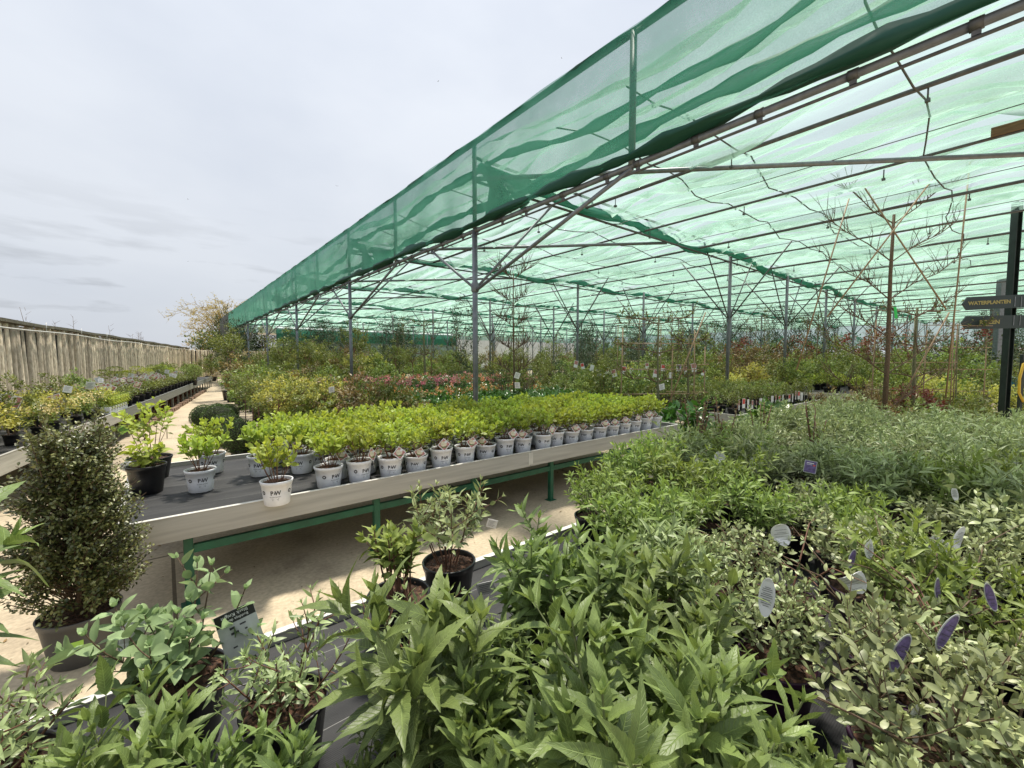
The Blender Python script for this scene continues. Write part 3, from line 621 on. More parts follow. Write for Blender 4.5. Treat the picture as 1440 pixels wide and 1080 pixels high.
# ------------------------------------------------------------------ shade canopy
VE = 3.62; UE = 41.3; VF = 45.0; EAV = 3.5; ROOF = 4.78
ROWS = [-.15+5.5*k for k in range(8)]; COLS = [3.65, 12.0, 16.2, 20.4, 24.6, 28.8, 33.0, 37.2, 41.0, 44.9]
def canopy():
    t = thing('shade_canopy', 'huge open shade canopy of green netting on steel pipe posts', 'canopy', (0, 0, 0)); rng = random.Random(5)
    dv, du = .02, .3; nv = int((VF-VE)/dv); nu = int((UE+.45)/du)
    v = np.linspace(VE, VF, nv+1)[:, None]; u = np.linspace(-.45, UE, nu+1)[None, :]
    rs = np.random.RandomState(2)
    ph = sum(rs.uniform(.2, .6)*np.sin(u*rs.uniform(.3, 1.6)+rs.uniform(0, 6)) for _ in range(5))
    gath = sum(np.exp(-((u-r)/.55)**2) for r in ROWS)
    am = .065+.03*np.sin(v*.9+u*.37)+.025*np.sin(v*2.3-u*.8)
    z = ROOF-.14+am*np.sin(v*2*math.pi/.52+ph*1.6)+.030*np.sin(v*2*math.pi/.25+ph*3.1+u*.9)+.018*np.sin(v*5.1+u*2.7)
    z = z-.10*np.abs(np.sin(math.pi*(v-VE)/2.1))**.6*.6-.16*np.sin(math.pi*((u+.15) % 5.5)/5.5)**2-.10*gath*(1+.5*np.sin(v*3))
    for per, dep, wd, a1, a2, a3 in ((.47, .12, .026, .7, 1.9, .3), (.83, .15, .036, .43, 1.2, 2.0), (.31, .07, .02, 1.1, 2.6, 4.1)):
        off = .16*np.sin(u*a1+a3)+.07*np.sin(u*a2+a3*2); q_ = ((v+off)/per) % 1.0; dd = np.minimum(q_, 1-q_)*per
        z = z-dep*np.clip(.55+.75*np.sin(u*.6+v*1.7+a3)+.3*np.sin(u*1.9-v*.7), 0, 1.3)*np.exp(-(dd/wd)**2)
    z = np.minimum(z, ROOF)+0*u; z = z+rs.uniform(-.007, .007, z.shape)+.02*np.sin(v*23+3*np.sin(u*1.3))*np.sin(u*2.1+v*.6)
    Vv = np.stack([np.broadcast_to(v, z.shape), np.broadcast_to(u, z.shape), z], -1).reshape(-1, 3)
    ii, jj = np.meshgrid(np.arange(nv), np.arange(nu), indexing='ij'); a = (ii*(nu+1)+jj).ravel(); Fq = np.stack([a, a+nu+1, a+nu+2, a+1], 1)
    obj('roof_net', np_mesh('roof_net', Vv, [Fq], M['net_roof_lit']), t)
    # side nets
    def side(name, fn, s0, s1, z0, z1, m, seed, roll=True):
        ns = int((s1-s0)/.12); nz_ = 12; q = random.Random(seed); ph_ = [(q.uniform(.5, 9), q.uniform(0, 6), q.uniform(.004, .014)) for _ in range(8)]; V = []
        for i in range(ns+1):
            s = s0+(s1-s0)*i/ns; w = sum(c*math.sin(a_*s+b_) for a_, b_, c in ph_)
            for j in range(nz_+1):
                k = j/nz_; V.append(fn(s, w*(1-k*.8)+.035*math.sin(math.pi*k), z0+(z1-z0)*k+.008*math.sin(s*2.2)*(k > .9)))
        V = np.array(V); ii, jj = np.meshgrid(np.arange(ns), np.arange(nz_), indexing='ij'); a = (ii*(nz_+1)+jj).ravel(); obj(name, np_mesh(name, V, [np.stack([a, a+nz_+1, a+nz_+2, a+1], 1)], m), t)
    side('side_net', lambda s, w, z: (VE-.03-w, s, z), -.45, 35.2, EAV+.05, ROOF, M['net_side'], 1)
    side('dark_end_net', lambda s, w, z: (VE-.03-w, s, z), 35.21, UE, EAV+.05, ROOF, M['tarp_dark'], 2)
    side('side_net', lambda s, w, z: (VF+w, s, z), -.45, UE, 2.5, ROOF, M['net_side'], 3)
    side('side_net', lambda s, w, z: (s, UE+w, z), VE, VF, EAV+.3, ROOF, M['net_side'], 4)
    def roll(name, pts, r, m, seed, n=9):
        q = random.Random(seed); b = MB(); K = len(pts); V = []; Fc = []
        for i, p in enumerate(pts):
            d = (Vector(pts[min(i+1, K-1)])-Vector(pts[max(i-1, 0)])).normalized(); a = d.cross(Vector((0, 0, 1))).normalized(); e = a.cross(d)
            rr = r*(1+.35*math.sin(i*.9+seed)+.2*math.sin(i*2.3))
            for j in range(n):
                th = 6.2832*j/n; k = rr*(1+.3*math.sin(3*th+i*.35)+q.uniform(-.12, .12)); V.append(Vector(p)+(a*math.cos(th)*1.2+e*math.sin(th)*.8)*k)
        for i in range(K-1):
            for j in range(n): Fc.append((i*n+j, i*n+(j+1) % n, (i+1)*n+(j+1) % n, (i+1)*n+j))
        b.add(V, Fc, 0, True); obj(name, b.mesh(name, m), t)
    N_ = 190; us = [-.45+(35.2+.45)*i/N_ for i in range(N_+1)]
    roll('net_hem', [(VE-.02, u_, EAV+.085+.015*math.sin(u_*1.9)) for u_ in us], .055, M['net_hem'], 2)
    roll('net_hem', [(VE, u_, ROOF-.012) for u_ in us], .022, M['net_hem'], 3)
    roll('gathered_net', [(VE+.42, u_, EAV+.52+.05*math.sin(u_*1.1)) for u_ in us[:110]], .055, M['net_roll'], 4)
    roll('gathered_net', [(VE+.2+.16*math.sin(u_*.57), u_, EAV+1.0-.22*abs(math.sin(math.pi*(u_+.15)/5.5))**1.5+.04*math.sin(3*u_)) for u_ in us[:110]], .045, M['net_roll'], 9)
    for k, r in enumerate(ROWS):
        vs_ = [VE+.05+(VF-VE-.1)*i/150 for i in range(151)]
        roll('gathered_net', [(x, r+.12*math.sin(x*.8+k), ROOF-.32-.16*abs(math.sin(math.pi*(x-VE)/4.2))**.7+.03*math.sin(x*3)) for x in vs_], .075, M['net_roll'], 10+k)
    # knots of bunched net at the eave posts
    for k, r in enumerate(ROWS[1:6]):
        q = random.Random(k); b = MB()
        for m_ in range(7):
            a = q.uniform(-1.2, 1.2); b.tube([(VE+.15, r+.04, ROOF-.3), (VE+.35+.2*abs(a), r+a*.25, ROOF-.42), (VE+.55+.3*q.random(), r+a*.55, EAV+.45)], [.03, .05, .09], 7)
        obj('gathered_net', b.mesh('gathered_net', M['net_roll']), t)
    # pipes
    def pipe(name, p, q, r, m, n=8, sag=0):
        b = MB()
        if sag: pts = [Vector(p).lerp(Vector(q), i/24)-Vector((0, 0, sag*4*(i/24)*(1-i/24))) for i in range(25)]
        else: pts = [p, q]
        b.tube(pts, r, n); obj(name, b.mesh(name, m), t)
    pipe('eave_pipe', (VE+.03, -.5, EAV), (VE+.03, UE, EAV), .030, M['galv'])
    pipe('eave_pipe', (VE+.03, -.5, EAV-.075), (VE+.03, 16, EAV-.06), .012, M['galv_dark'])
    pipe('eave_pipe', (VE+.03, -.5, ROOF-.03), (VE+.03, UE, ROOF-.03), .024, M['galv_dark'])
    for k in range(20):
        x = 6.0+2.1*k
        if x < VF: pipe('purlin', (x, -.45, ROOF-.46+.03*math.sin(k*2.1)), (x, UE, ROOF-.46), .021 if k % 2 else .027, M['galv_dark'])
    for x in (7.1, 9.35, 11.3, 16.2): pipe('wire', (x, -.45, ROOF-.5), (x, 20, ROOF-.5), .006, M['galv_dark'], 4)
    for k, r in enumerate(ROWS[1:]):
        pipe('tie_pipe', (VE, r, 4.22), (VF, r, 4.22), .022, M['galv_dark']); pipe('rafter_pipe', (VE, r, ROOF-.22), (VF, r, ROOF-.22), .024, M['galv_dark'])
    for k in range(8):
        u0 = .85+k*1.37+(.4 if k % 2 else 0); q = random.Random(k+40)
        b = MB(); pts = [(VE+.05+i*.55, u0+.09*math.sin(i*.9+k)+.06*i*(.35-(k % 3)*.12), ROOF-.42-.06*math.sin(i*1.9+k)) for i in range(30)]; b.tube(pts, .010, 5); obj('rope', b.mesh('rope', M['galv_dark']), t)
    # diagonal wind braces at 45 degrees
    for k in range(1, 6):
        r = ROWS[k]; pipe('wind_brace', (VE+.04, r, 4.25), (VE+.04+5.35, r-5.4, 4.25), .034, M['galv'])
    post = {}
    for i, x in enumerate(COLS):
        for k, r in enumerate(ROWS):
            if k == 0: continue
            top = EAV if i == 0 else ROOF-.2
            key = i == 0
            if key not in post:
                b = MB(); b.tube([(0, 0, 0), (0, 0, top)], .040 if key else .044, 12); b.box(-.09, .09, -.09, .09, 0, .012); b.lathe([(.05, 2.6), (.058, 2.62), (.058, 2.72), (.05, 2.74)], 12)
                if key:   # strut on up through the side net
                    b.tube([(.0, 0, EAV+.03), (.0, 0, ROOF-.04)], .033, 10)
                m0 = b.mesh('post', M['galv'] if key else plain('grey_post', (.16, .17, .18), .5, .4, .25, 12))
                b = MB()
                if key: b.tube([(0, .02, 2.66), (0, 1.35, EAV-.02)], .021, 7); b.tube([(0, -.02, 2.62), (0, -2.75, EAV-.02)], .024, 7); b.tube([(.02, 0, 2.66), (1.6, 0, 4.22)], .021, 7)
                else:
                    for (sx, sy) in ((1, 0), (-1, 0), (0, 1), (0, -1)): b.tube([(sx*.03, sy*.03, 2.7), (sx*1.45, sy*1.45, ROOF-.3)], .018, 6)
                post[key] = (m0, b.mesh('brace', M['galv'] if key else M['galv_dark']))
            obj('post', post[key][0], t, (x, r, 0)); obj('brace', post[key][1], t, (x, r, 0))
    for r in [ROWS[k]+2.75 for k in range(0, 6)]: pipe('strut', (VE+.02, r, EAV), (VE+.02, r, ROOF), .034, M['galv'])
    # clips and little hanging sprinklers
    b = MB(); b.tube([(0, -.03, 0), (0, .03, 0)], .036, 10); b.box(-.008, .008, -.02, .02, -.062, -.03); cm = b.mesh('pipe_clip', M['galv_dark'])
    for k in range(34): obj('pipe_clip', cm, t, (VE+.03, -.3+k*.55+rng.uniform(-.1, .1), EAV))
    b = MB(); b.tube([(0, 0, .0), (0, 0, -.12)], .008, 4); b.box(-.02, .02, -.02, .02, -.15, -.12); sm_ = b.mesh('sprinkler', M['galv_dark'])
    for k in range(30): obj('sprinkler', sm_, t, (6.0+2.1*(k % 6), .8+1.9*(k//6)+.7*(k % 2), ROOF-.47))
    return t
canopy()
bx, by = P(1385, 190, 4.46); pl = MB(); pl.box(-.9, .9, -.07, .07, -.012, .012, 0, .003); pl.box(-.9, .9, .05, .07, -.10, -.0125)
tag(obj('wooden_plank', pl.mesh('wooden_plank', M['wood']), None, (8.1, -.42, 4.44), rad(90)), 'short brown wooden board lying up on the canopy pipes at upper right', 'board')

# ------------------------------------------------------------------ white pots with lime hydrangeas
def white_pot_proto(k, tagged=True):
    rng = random.Random(100+k); h = .175; rt, rb = .102, .082
    t = thing('potted_hydrangea', 'lime hydrangea', 'potted plant'); PROTOS.append(t)
    p = obj('pot', WP, t); obj('logo', WLOGO, p); obj('soil', SOILW[k % 2], t)
    lv, st = stem_plant(rng, 10, .28, .60, 4, .074, .040, start=.42, bend=.3, root=.04, r0=.003, low=56, tip=18, droop=.2, tipn=4, side=.35, young_lit=.9, zbase=h-.02, minl=.5)
    obj('foliage', lv.mesh('foliage', T_OV, M['L_lime'], rng), t); obj('stems', st.mesh('stems', M['stem_red']), t)
    if tagged: o = obj('plant_label', DIAM, t, (.03+.035*math.cos(k), -rt*.93, h+.045)); o.rotation_euler = (rad(-12), rad(12*math.sin(k*2.0)), rad(18*math.cos(k*3)))
    return t
def make_logo():
    h = .175; rt, rb = .102, .082; b = MB()
    def wrap(vs, fs, ang, zc, mi=0):
        b.add([((rb+(rt-rb)*(zc+y)/h+.0012)*math.sin(ang+x/.095), -(rb+(rt-rb)*(zc+y)/h+.0012)*math.cos(ang+x/.095), zc+y) for x, y, z in vs], fs, mi)
    for s, x in (('P', -.021), ('W', .017)):
        v, f = mesh_raw(text_mesh('t', s, .043, M['ink'], .0012)); wrap([(a*.85+x, c, 0) for a, c, d in v], f, 0, .098)
    wrap([(-.010, -.014, 0), (-.002, .010, 0), (.003, -.014, 0), (-.003, -.006, 0)], [(0, 1, 3), (1, 2, 3)], 0, .099)
    v, f = mesh_raw(text_mesh('t', 'PROVEN WINNERS', .0088, M['ink'])); wrap(v, f, 0, .070)
    for k, w in enumerate((.05, .042, .048)): wrap([(-w/2, 0, 0), (w/2, 0, 0), (w/2, .0016, 0), (-w/2, .0016, 0)], [(0, 1, 2, 3)], 0, .058-k*.006)
    # round emblem with a small flower
    n = 14; R1, R2 = .0145, .007
    for cx_ in (-.085, .105):
        vs = [(cx_+R1*math.cos(6.2832*i/n), R1*math.sin(6.2832*i/n), 0) for i in range(n)]+[(cx_+R2*math.cos(6.2832*i/n), R2*math.sin(6.2832*i/n)*.9, 0) for i in range(n)]
        wrap(vs, [(i, (i+1) % n, (i+1) % n+n, i+n) for i in range(n)], 0, .10)
    return b.mesh('logo', M['ink'])
WP = pot_mesh('pot', .102, .082, .175, M['white_pot']); WLOGO = make_logo(); SOILW = [soil_mesh('soil', .0965, .158, random.Random(5+i)) for i in range(2)]; DIAM = diamond_card('plant_label')
HY = [white_pot_proto(k, True) for k in range(4)]; HYN = [white_pot_proto(k+6, False) for k in range(2)]
def face(x, y): return math.atan2(-x, y)*-1 if False else math.atan2(x, -y)*1.0
def toward_cam(x, y): return math.atan2(y, x)-math.pi/2      # turns a thing whose front is -y towards the camera
GH = 'lime hydrangeas in white pots on the long bench'
loose = [(390, 708, 'standing alone nearest the bench front edge'), (283, 690, 'standing alone at the bench left end'), (299, 664, 'half hidden behind the leftmost single pot'), (368, 668, 'just behind and left of the frontmost pot'), (425, 664, 'in the loose second line, right of the frontmost pot'), (388, 650, 'at the back left of the loose group'), (336, 655, 'small gap left of the back loose group')]
for i, (px, py, w) in enumerate(loose[:6]):
    x, y = P(px, py, BT)
    place(HYN[i % 2], (x, y, BT+.002), toward_cam(x, y)+R.uniform(-.35, .35), R.uniform(.95, 1.05), 'lime hydrangea in a white pot, '+w, GH)
rows_y = [3.47, 3.71, 3.95, 4.19, 4.43, 4.67, 4.91]
for ri, y0 in enumerate(rows_y):
    x = [.98, 1.12, 1.25, 1.02, .95, 1.05, .98][ri]; n = 0
    while x < 5.74:
        xx = x+R.uniform(-.02, .02); yy = y0+R.uniform(-.02, .02)
        pr = (HY[R.randrange(4)] if (ri < 2 or R.random() < .5) else HYN[R.randrange(2)])
        if ri == 0 and n == 0: pr = HYN[1]
        place(pr, (xx, yy, BT+.002), toward_cam(xx, yy)+R.uniform(-.6, .6), (R.uniform(.95, 1.05),)*2+(R.uniform(.82, 1.04),), 'white-potted lime hydrangea, %s from left in the %s row from the front' % (ORD[n], ORD[ri]), GH)
        x += .252 if ri < 5 else .262; n += 1

# ------------------------------------------------------------------ foreground shrubs
def potted(name, cat, label, pot, soil, parts, loc=(0, 0, 0), rz=0, group=None):
    t = thing(name, label, cat, loc, rz, group); obj('pot', pot, t); obj('soil', soil, t)
    for n, me in parts: obj(n, me, t)
    PROTOS.append(t); return t
BP = pot_mesh('pot', .105, .082, .19, M['black_pot']); PP = pot_mesh('pot', .105, .08, .185, M['purple_pot']); SB = soil_mesh('soil', .099, .172, random.Random(3))
SMALLP = pot_mesh('pot', .075, .06, .13, M['black_pot'], n=16); SMALLS = soil_mesh('soil', .07, .118, random.Random(4))
def big_leaf(seed, n=13, H=.33, L=.100, W=.029, spread=.62, nodes=10, name='butterfly_bush'):
    rng = random.Random(seed); lv, st = stem_plant(rng, n, H, spread, nodes, L, W, start=.12, bend=.3, root=.05, r0=.0042, low=68, tip=24, droop=.4, tipn=4, side=.18, hv=.22, young_lit=.85, zbase=.165, minl=.6)
    return potted(name, 'potted plant', 'x', BP, SB, [('foliage', lv.mesh('foliage', T_BIG, M['L_budd'], rng)), ('stems', st.mesh('stems', M['stem_green']))])
def mid_leaf(seed, m, n=12, H=.30, L=.058, W=.014, T=T_LANCE, pot=BP, spread=.55, side=.7, nodes=8, stemm='stem_green', r0=.0026, start=.3, name='butterfly_bush', droop=.35, minl=.5, bend=.3):
    rng = random.Random(seed); lv, st = stem_plant(rng, n, H, spread, nodes, L, W, start=start, bend=bend, root=.06, r0=r0, low=66, tip=24, droop=droop, tipn=4, side=side, hv=.25, young_lit=.9, zbase=.165, minl=minl)
    return potted(name, 'potted plant', 'x', pot, SB, [('foliage', lv.mesh('foliage', T, m, rng)), ('stems', st.mesh('stems', M[stemm]))])
GA = 'large leaved butterfly bushes on the nearest bench'
BL = [big_leaf(1), big_leaf(2, 14, .31, .092, .027), big_leaf(3, 8, .37, .138, .042, .45, 8), big_leaf(4, 15, .27, .085, .024, .75)]
bigs = []
for px, py, s_, k, lab in [(605, 880, .92, 2, 'big-leaved green bush whose tall stem rises at bottom centre'), (740, 960, .85, 0, 'big-leaved bush at the bottom edge, just right of the tall stem'), (880, 900, 1.05, 0, 'broad big-leaved bush filling the middle of the foreground'),
        (765, 745, .95, 1, 'big-leaved bush just right of the two twiggy black pots'), (860, 740, 1.0, 3, 'big-leaved bush behind the broad foreground one'), (1010, 960, .9, 1, 'big-leaved bush drooping over the gap at bottom right of centre'), (950, 800, .95, 1, 'big-leaved bush between the broad one and the grey shrubs'),
        (505, 1075, .5, 1, 'lowest big-leaved bush at the bottom edge, right of bare cloth'), (340, 1050, .66, 0, 'low big-leaved bush below the black-topped label'), (185, 1030, .66, 2, 'big-leaved bush below the round-leaved shrub'), (40, 1050, .62, 3, 'dark leafy bush filling the bottom left corner'), (690, 860, .7, 3, 'small big-leaved bush beside the plain white card'), (1130, 1040, .7, 3, 'bottom-edge bush left of the bare bark soil')]:
    x, y = P(px, py, BT+.50*s_); bigs.append((x, y)); place(BL[k], (x, y, BT+.002), R.uniform(0, 6.28), s_, lab, GA)
# grey-green small leaved, purple pots (right) ---------------------------------
SG = [mid_leaf(11+i, M['L_sage'], 13, .25, .031, .0145, T_OV, PP, .8, 1.0, 9, 'bark', .0026, .35, 'grey_leaved_shrub', .15) for i in range(4)]
GS = 'grey-green shrubs in purple pots on the nearest bench'
sage = [(1.30, .42, 'purple-potted grey shrub beside the upright white leaf-shaped tag'), (1.45, .15, 'purple-potted grey shrub at the right, above the two lilac tags'), 
        (1.18, .12, 'purple-potted grey shrub just left of the small folded tag at bottom right'), (1.25, -.12, 'twiggy purple-potted shrub in the bottom right corner'), 
        (1.90, .35, 'purple-potted grey shrub behind the pair of dark tags'), (1.55, -.12, 'purple-potted shrub cut by the right edge'), (.95, .02, 'grey shrub at the bottom edge right of the big-leaved bushes'), (1.58, .68, 'purple-potted grey shrub with bare bark soil showing'), (2.12, .12, 'purple-potted grey shrub at the right edge, half way up')]
for i, (x, y, lab) in enumerate(sage): place(SG[i % 4], (x, y, BT+.002), R.uniform(0, 6.28), R.uniform(.8, 1.12), lab, GS)
# bare brown twigs poking out of them
rng = random.Random(19)
for i, (x, y, lab) in enumerate([(1.13, .02, 'bare arching brown twigs at the bottom right, lowest bunch'), (1.36, .02, 'bare arching brown twigs between the two lilac tags'), (1.52, .22, 'bare brown twigs rising right of the white leaf-shaped tag'), (1.62, .5, 'bare brown twigs above the white leaf-shaped tag'), (1.75, .12, 'bare brown twigs near the right edge, highest bunch')]):
    t = thing('cut_back_shrub', lab, 'potted plant', (x, y, BT+.002), 0, 'leafless cut-back shrubs in purple pots'); obj('pot', PP, t); obj('soil', SB, t); b = MB(); lv = Leaves()
    for k in range(9):
        a = rng.uniform(0, 6.28); ln = rng.uniform(.14, .32); c_ = Vector((math.cos(a), math.sin(a), 0)); pts = [c_*.02+Vector((0, 0, .16)), c_*(.06+.1*ln)+Vector((0, 0, .16+ln*.45)), c_*(.12+.35*ln)+Vector((rng.gauss(0, .02), rng.gauss(0, .02), .16+ln*.85)), c_*(.16+.7*ln)+Vector((0, 0, .16+ln))]
        b.tube(pts, [.0036, .003, .0022, .001], 5, 0, False)
        for m_ in range(7):
            s_ = rng.uniform(.8, 3); j = min(2, int(s_)); p = pts[j].lerp(pts[j+1], s_-j); lv.add(p, rdir(rng)+Vector((0, 0, .7)), rdir(rng)+Vector((0, 0, 1)), .026, .011, .2, rng.random())
    obj('stems', b.mesh('stems', M['stem_red'] if i % 2 else M['bark']), t); obj('foliage', lv.mesh('foliage', T_OV, M['L_sage'], rng), t)
GG = [mid_leaf(21, M['L_green'], 12, .30, .060, .016), mid_leaf(22, M['L_silver'], 12, .30, .064, .014), mid_leaf(23, M['L_silver'], 13, .33, .058, .012), mid_leaf(24, M['L_green'], 12, .27, .055, .016), mid_leaf(25, M['L_sage'], 12, .28, .045, .016, T_OV), mid_leaf(26, M['L_silver'], 11, .38, .07, .013)]
GM = 'butterfly bushes massed on the nearest bench'
used = [(b[0], b[1]) for b in bigs]+[(b[0], b[1]) for b in sage]
ys = [-.28, -.02, .24, .50, .76, 1.02, 1.28, 1.50]
for ri, y in enumerate(ys):
    x = 1.35+.1*(ri % 2); n = 0
    if ri >= 6: x = 1.75
    while x < 6.25:
        if not any((x-a)**2+(y-b)**2 < .052 for a, b in used) and not (1.9 < x < 2.35 and .55 < y < .95 and False):
            fx = (x-1.3)/5; pick = R.choice([0, 3, 4, 0] if x < 2.6 and y > .9 else ([4, 1, 0, 3] if x < 3.4 else [1, 2, 5, 1, 4]))
            place(GG[pick], (x+R.uniform(-.04, .04), y+R.uniform(-.04, .04), BT+.002), R.uniform(0, 6.28), R.uniform(.8, 1.15), 'narrow-leaved %s bush, %s from left, %s lengthwise row from the near bench side' % (['green', 'silvery', 'silvery', 'green', 'greyish', 'tall silvery'][pick], ORD[n], ORD[ri]), GM); n += 1
        x += .325+R.uniform(-.02, .06)
# tall brown-leaved sticks at the far left of this mass
rng = random.Random(77)
for i, (px, py) in enumerate([(978, 640), (1020, 640), (1065, 640), (1150, 650)]):
    x, y = P(px, py, .85); b = MB(); lv = Leaves()
    for k in range(7):
        a = rng.uniform(0, 6.28); q = .02; top = rng.uniform(.36, .55); pts = [(q*math.cos(a), q*math.sin(a), .16), (.05*math.cos(a), .05*math.sin(a), .16+top*.5), (.09*math.cos(a+.4), .09*math.sin(a+.4), .16+top)]
        b.tube(pts, [.005, .004, .0025], 5)
        for m_ in range(16):
            t = rng.random(); p = Vector(pts[1]).lerp(Vector(pts[2]), t); d = rdir(rng); d.z = abs(d.z); lv.add(p, d, (0, 0, 1), .035, .016, .2, rng.random())
    tt = potted('twiggy_shrub', 'potted plant', 'x', BP, SB, [('stems', b.mesh('stems', M['stem_red'])), ('foliage', lv.mesh('foliage', T_OV3, M['L_redbrown' if i < 2 else 'L_green'], rng))])
    place(tt, (x, y, BT), 0, 1, ['tall brown-twigged shrub left of the round white label', 'tall brown-twigged shrub behind the round white label', 'tall sparse shrub above the two narrow white tags', 'tall sparse shrub behind the purple square label'][i])

# two twiggy pots by the rim
def twiggy(seed, m, n, H, L, W, T, stemm, spread=.22, nodes=7, start=.45, side=.3, low=68):
    rng = random.Random(seed); lv, st = stem_plant(rng, n, H, spread, nodes, L, W, start=start, bend=.2, root=.04, r0=.0034, low=low, tip=30, droop=.3, tipn=4, side=side, hv=.3, young_lit=.9, zbase=.165, minl=.6)
    return lv.mesh('foliage', T, m, rng), st.mesh('stems', stemm)
lf, st = twiggy(51, M['L_green'], 12, .26, .062, .026, T_BIG, M['stem_red'], .2, 6, .5)
x, y = P(562, 905, BT); tt = potted('potted_shrub', 'potted plant', 'bushy-topped shrub with dense reddish stems in the black pot nearest the rim', BP, SB, [('foliage', lf), ('stems', st)]); place(tt, (x, y, BT), 1.2, .98)
lf, st = twiggy(52, M['L_silver'], 10, .33, .055, .018, T_LANCE, M['stem_red'], .55, 7, .35, .6)
x, y = P(632, 850, BT); tt = potted('potted_shrub', 'potted plant', 'open silvery shrub in the black pot behind the reddish-stemmed one', BP, SB, [('foliage', lf), ('stems', st)]); place(tt, (x, y, BT), .4, .98)
lf, st = twiggy(53, M['L_blue'], 9, .27, .055, .032, T_OV, M['bark'], .65, 6, .25, .7)
x, y = .0, 1.36; tt = potted('honeysuckle_shrub', 'potted plant', 'round-leaved grey-green shrub in a black pot at lower left, beside the grey label', BP, SB, [('foliage', lf), ('stems', st)]); place(tt, (x, y, BT), .9, 1.0)
lf, st = twiggy(54, M['L_silver'], 8, .27, .045, .012, T_LANCE, M['stem_red'], .9, 8, .2, .6)
for i, (x, y, w) in enumerate([(.20, 1.12, 'wispy silvery shrub behind the black-topped label'), (.52, 1.02, 'wispy silvery shrub on the black cloth between the big-leaved bushes'), (-.3, 1.3, 'wispy shrub at the left end of the nearest bench')]):
    if i == 0: tt = potted('wispy_shrub', 'potted plant', 'x', BP, SB, [('foliage', lf), ('stems', st)])
    place(tt, (x, y, BT), i*2.1, .9, w, 'wispy silvery shrubs on the nearest bench')
# tall branch at the left frame edge
rng = random.Random(61); lv, st = stem_plant(rng, 6, .62, .25, 8, .15, .042, start=.3, bend=.2, root=.03, r0=.005, low=80, tip=35, droop=.5, tipn=4, side=.1, young_lit=.7, zbase=.165, minl=.7)
tt = potted('butterfly_bush', 'potted plant', 'x', BP, SB, [('foliage', lv.mesh('foliage', T_BIG, M['L_budd'], rng)), ('stems', st.mesh('stems', M['stem_green']))]); place(tt, (-.455, 1.55, BT), 2.4, 1.0, 'tall bush reaching in at the left edge with long arching leaves', GA)

# ------------------------------------------------------------------ labels among the foreground plants
def stand(me, name, px, py, h, label, tilt=(0, 0, 0), group=None, sc=1.0, turn=0):
    if px > 900 and h < .93: h += .085; sc *= .9
    x, y = P(px, py, h); o = obj(name, me); o.location = (x, y, h); o.rotation_euler = (tilt[0], tilt[1], toward_cam(x, y)+turn); o.scale = (sc,)*3
    return tag(o, label, 'plant label', group)
wt = [M['white_card'], M['ink'], M['card_purple']]; pt = [M['dull_card'], M['ink'], M['card_purple']]
WOV = oval_card('label', .021, .115, wt, 10); POV = oval_card('label', .0145, .10, pt, 4, True); ROV = oval_card('label', .036, .085, wt, 5)
stand(WOV, 'plant_label', 1075, 868, .87, 'white leaf-shaped tag with printed lines, standing in front of a purple pot', (0, rad(4), 0))
stand(POV, 'plant_label', 1254, 945, .87, 'lilac flower-picture tag, left one of the lower pair at right', (0, rad(18), 0), None, 1, .5)
stand(POV, 'plant_label', 1318, 915, .90, 'lilac flower-picture tag, right one of the lower pair at right', (0, rad(24), 0), None, 1, .7)
stand(POV, 'plant_label', 1195, 800, .88, 'slim lilac tag between the white tag and the dark card', (0, rad(10), 0), None, .7, .4)
stand(WOV, 'plant_label', 1225, 790, .90, 'slim pale tag standing above the dark-backed card', (0, rad(-6), 0), None, .7, .6)
stand(WOV, 'plant_label', 1345, 775, .90, 'pale folded tag, right of the pair of dark tags at right', (0, rad(14), 0), None, .8, .8)
stand(POV, 'plant_label', 1400, 860, .90, 'slim lilac tag nearest the right photo edge', (0, rad(-16), 0), None, .8, .5)
stand(WOV, 'plant_label', 1345, 705, .92, 'small slim pale tag among the silvery leaves at far right', (0, rad(-10), 0), None, .6, .2)
stand(POV, 'plant_label', 1321, 848, .86, 'narrow lilac tag just above the lower right pair', (0, rad(-8), 0), None, .8, 1.0)
stand(WOV, 'plant_label', 1288, 1045, .80, 'folded white tag near the bottom right corner', (0, rad(4), 0), None, .75, .9)
stand(ROV, 'plant_label', 1105, 768, .88, 'rounded pale label with a purple picture and black stake amid grey foliage', (0, rad(-15), 0), None, 1.0, .3)
stand(ROV, 'plant_label', 1213, 835, .84, 'wide white label lying in the grey foliage', (rad(30), rad(-35), 0), None, 1.1, .2)
stand(ROV, 'plant_label', 1012, 652, .88, 'round white label with dark pattern below a tall brown-twigged shrub', (0, 0, 0), None, 1.0)
stand(ROV, 'plant_label', 982, 660, .86, 'round lilac-grey label, leftmost in front of the tall brown twigs', (0, rad(8), 0), None, .9)
stand(WOV, 'plant_label', 1062, 668, .84, 'thin white tag, left of two upright below the sparse shrub', (0, rad(-12), 0), None, 1.0, .5)
stand(WOV, 'plant_label', 1076, 662, .84, 'leaf-shaped white tag, right of two upright below the sparse shrub', (0, rad(5), 0), None, .8)
sq = card('label', [(-.032, 0), (.032, 0), (.032, .075), (-.032, .075)], [M['dull_card'], M['card_purple'], M['white_card'], M['card_red']], [([(-.029, .003), (.029, .003), (.029, .072), (-.029, .072)], 1)], [(-.02, .058, .035, .004, 2), (-.02, .05, .028, .002, 2), (.012, .045, .012, .008, 3)])
stand(sq, 'plant_label', 1138, 665, .89, 'square dark purple label with white lettering among the green leaves', (rad(-8), rad(6), 0))
pk = card('label', [(-.032, 0), (.032, 0), (.032, .05), (-.032, .05)], [M['white_card'], M['pinkish'], M['card_green']], [([(-.028, .003), (.0, .003), (.0, .047), (-.028, .047)], 1), ([(.004, .003), (.028, .003), (.028, .03), (.004, .03)], 2)])
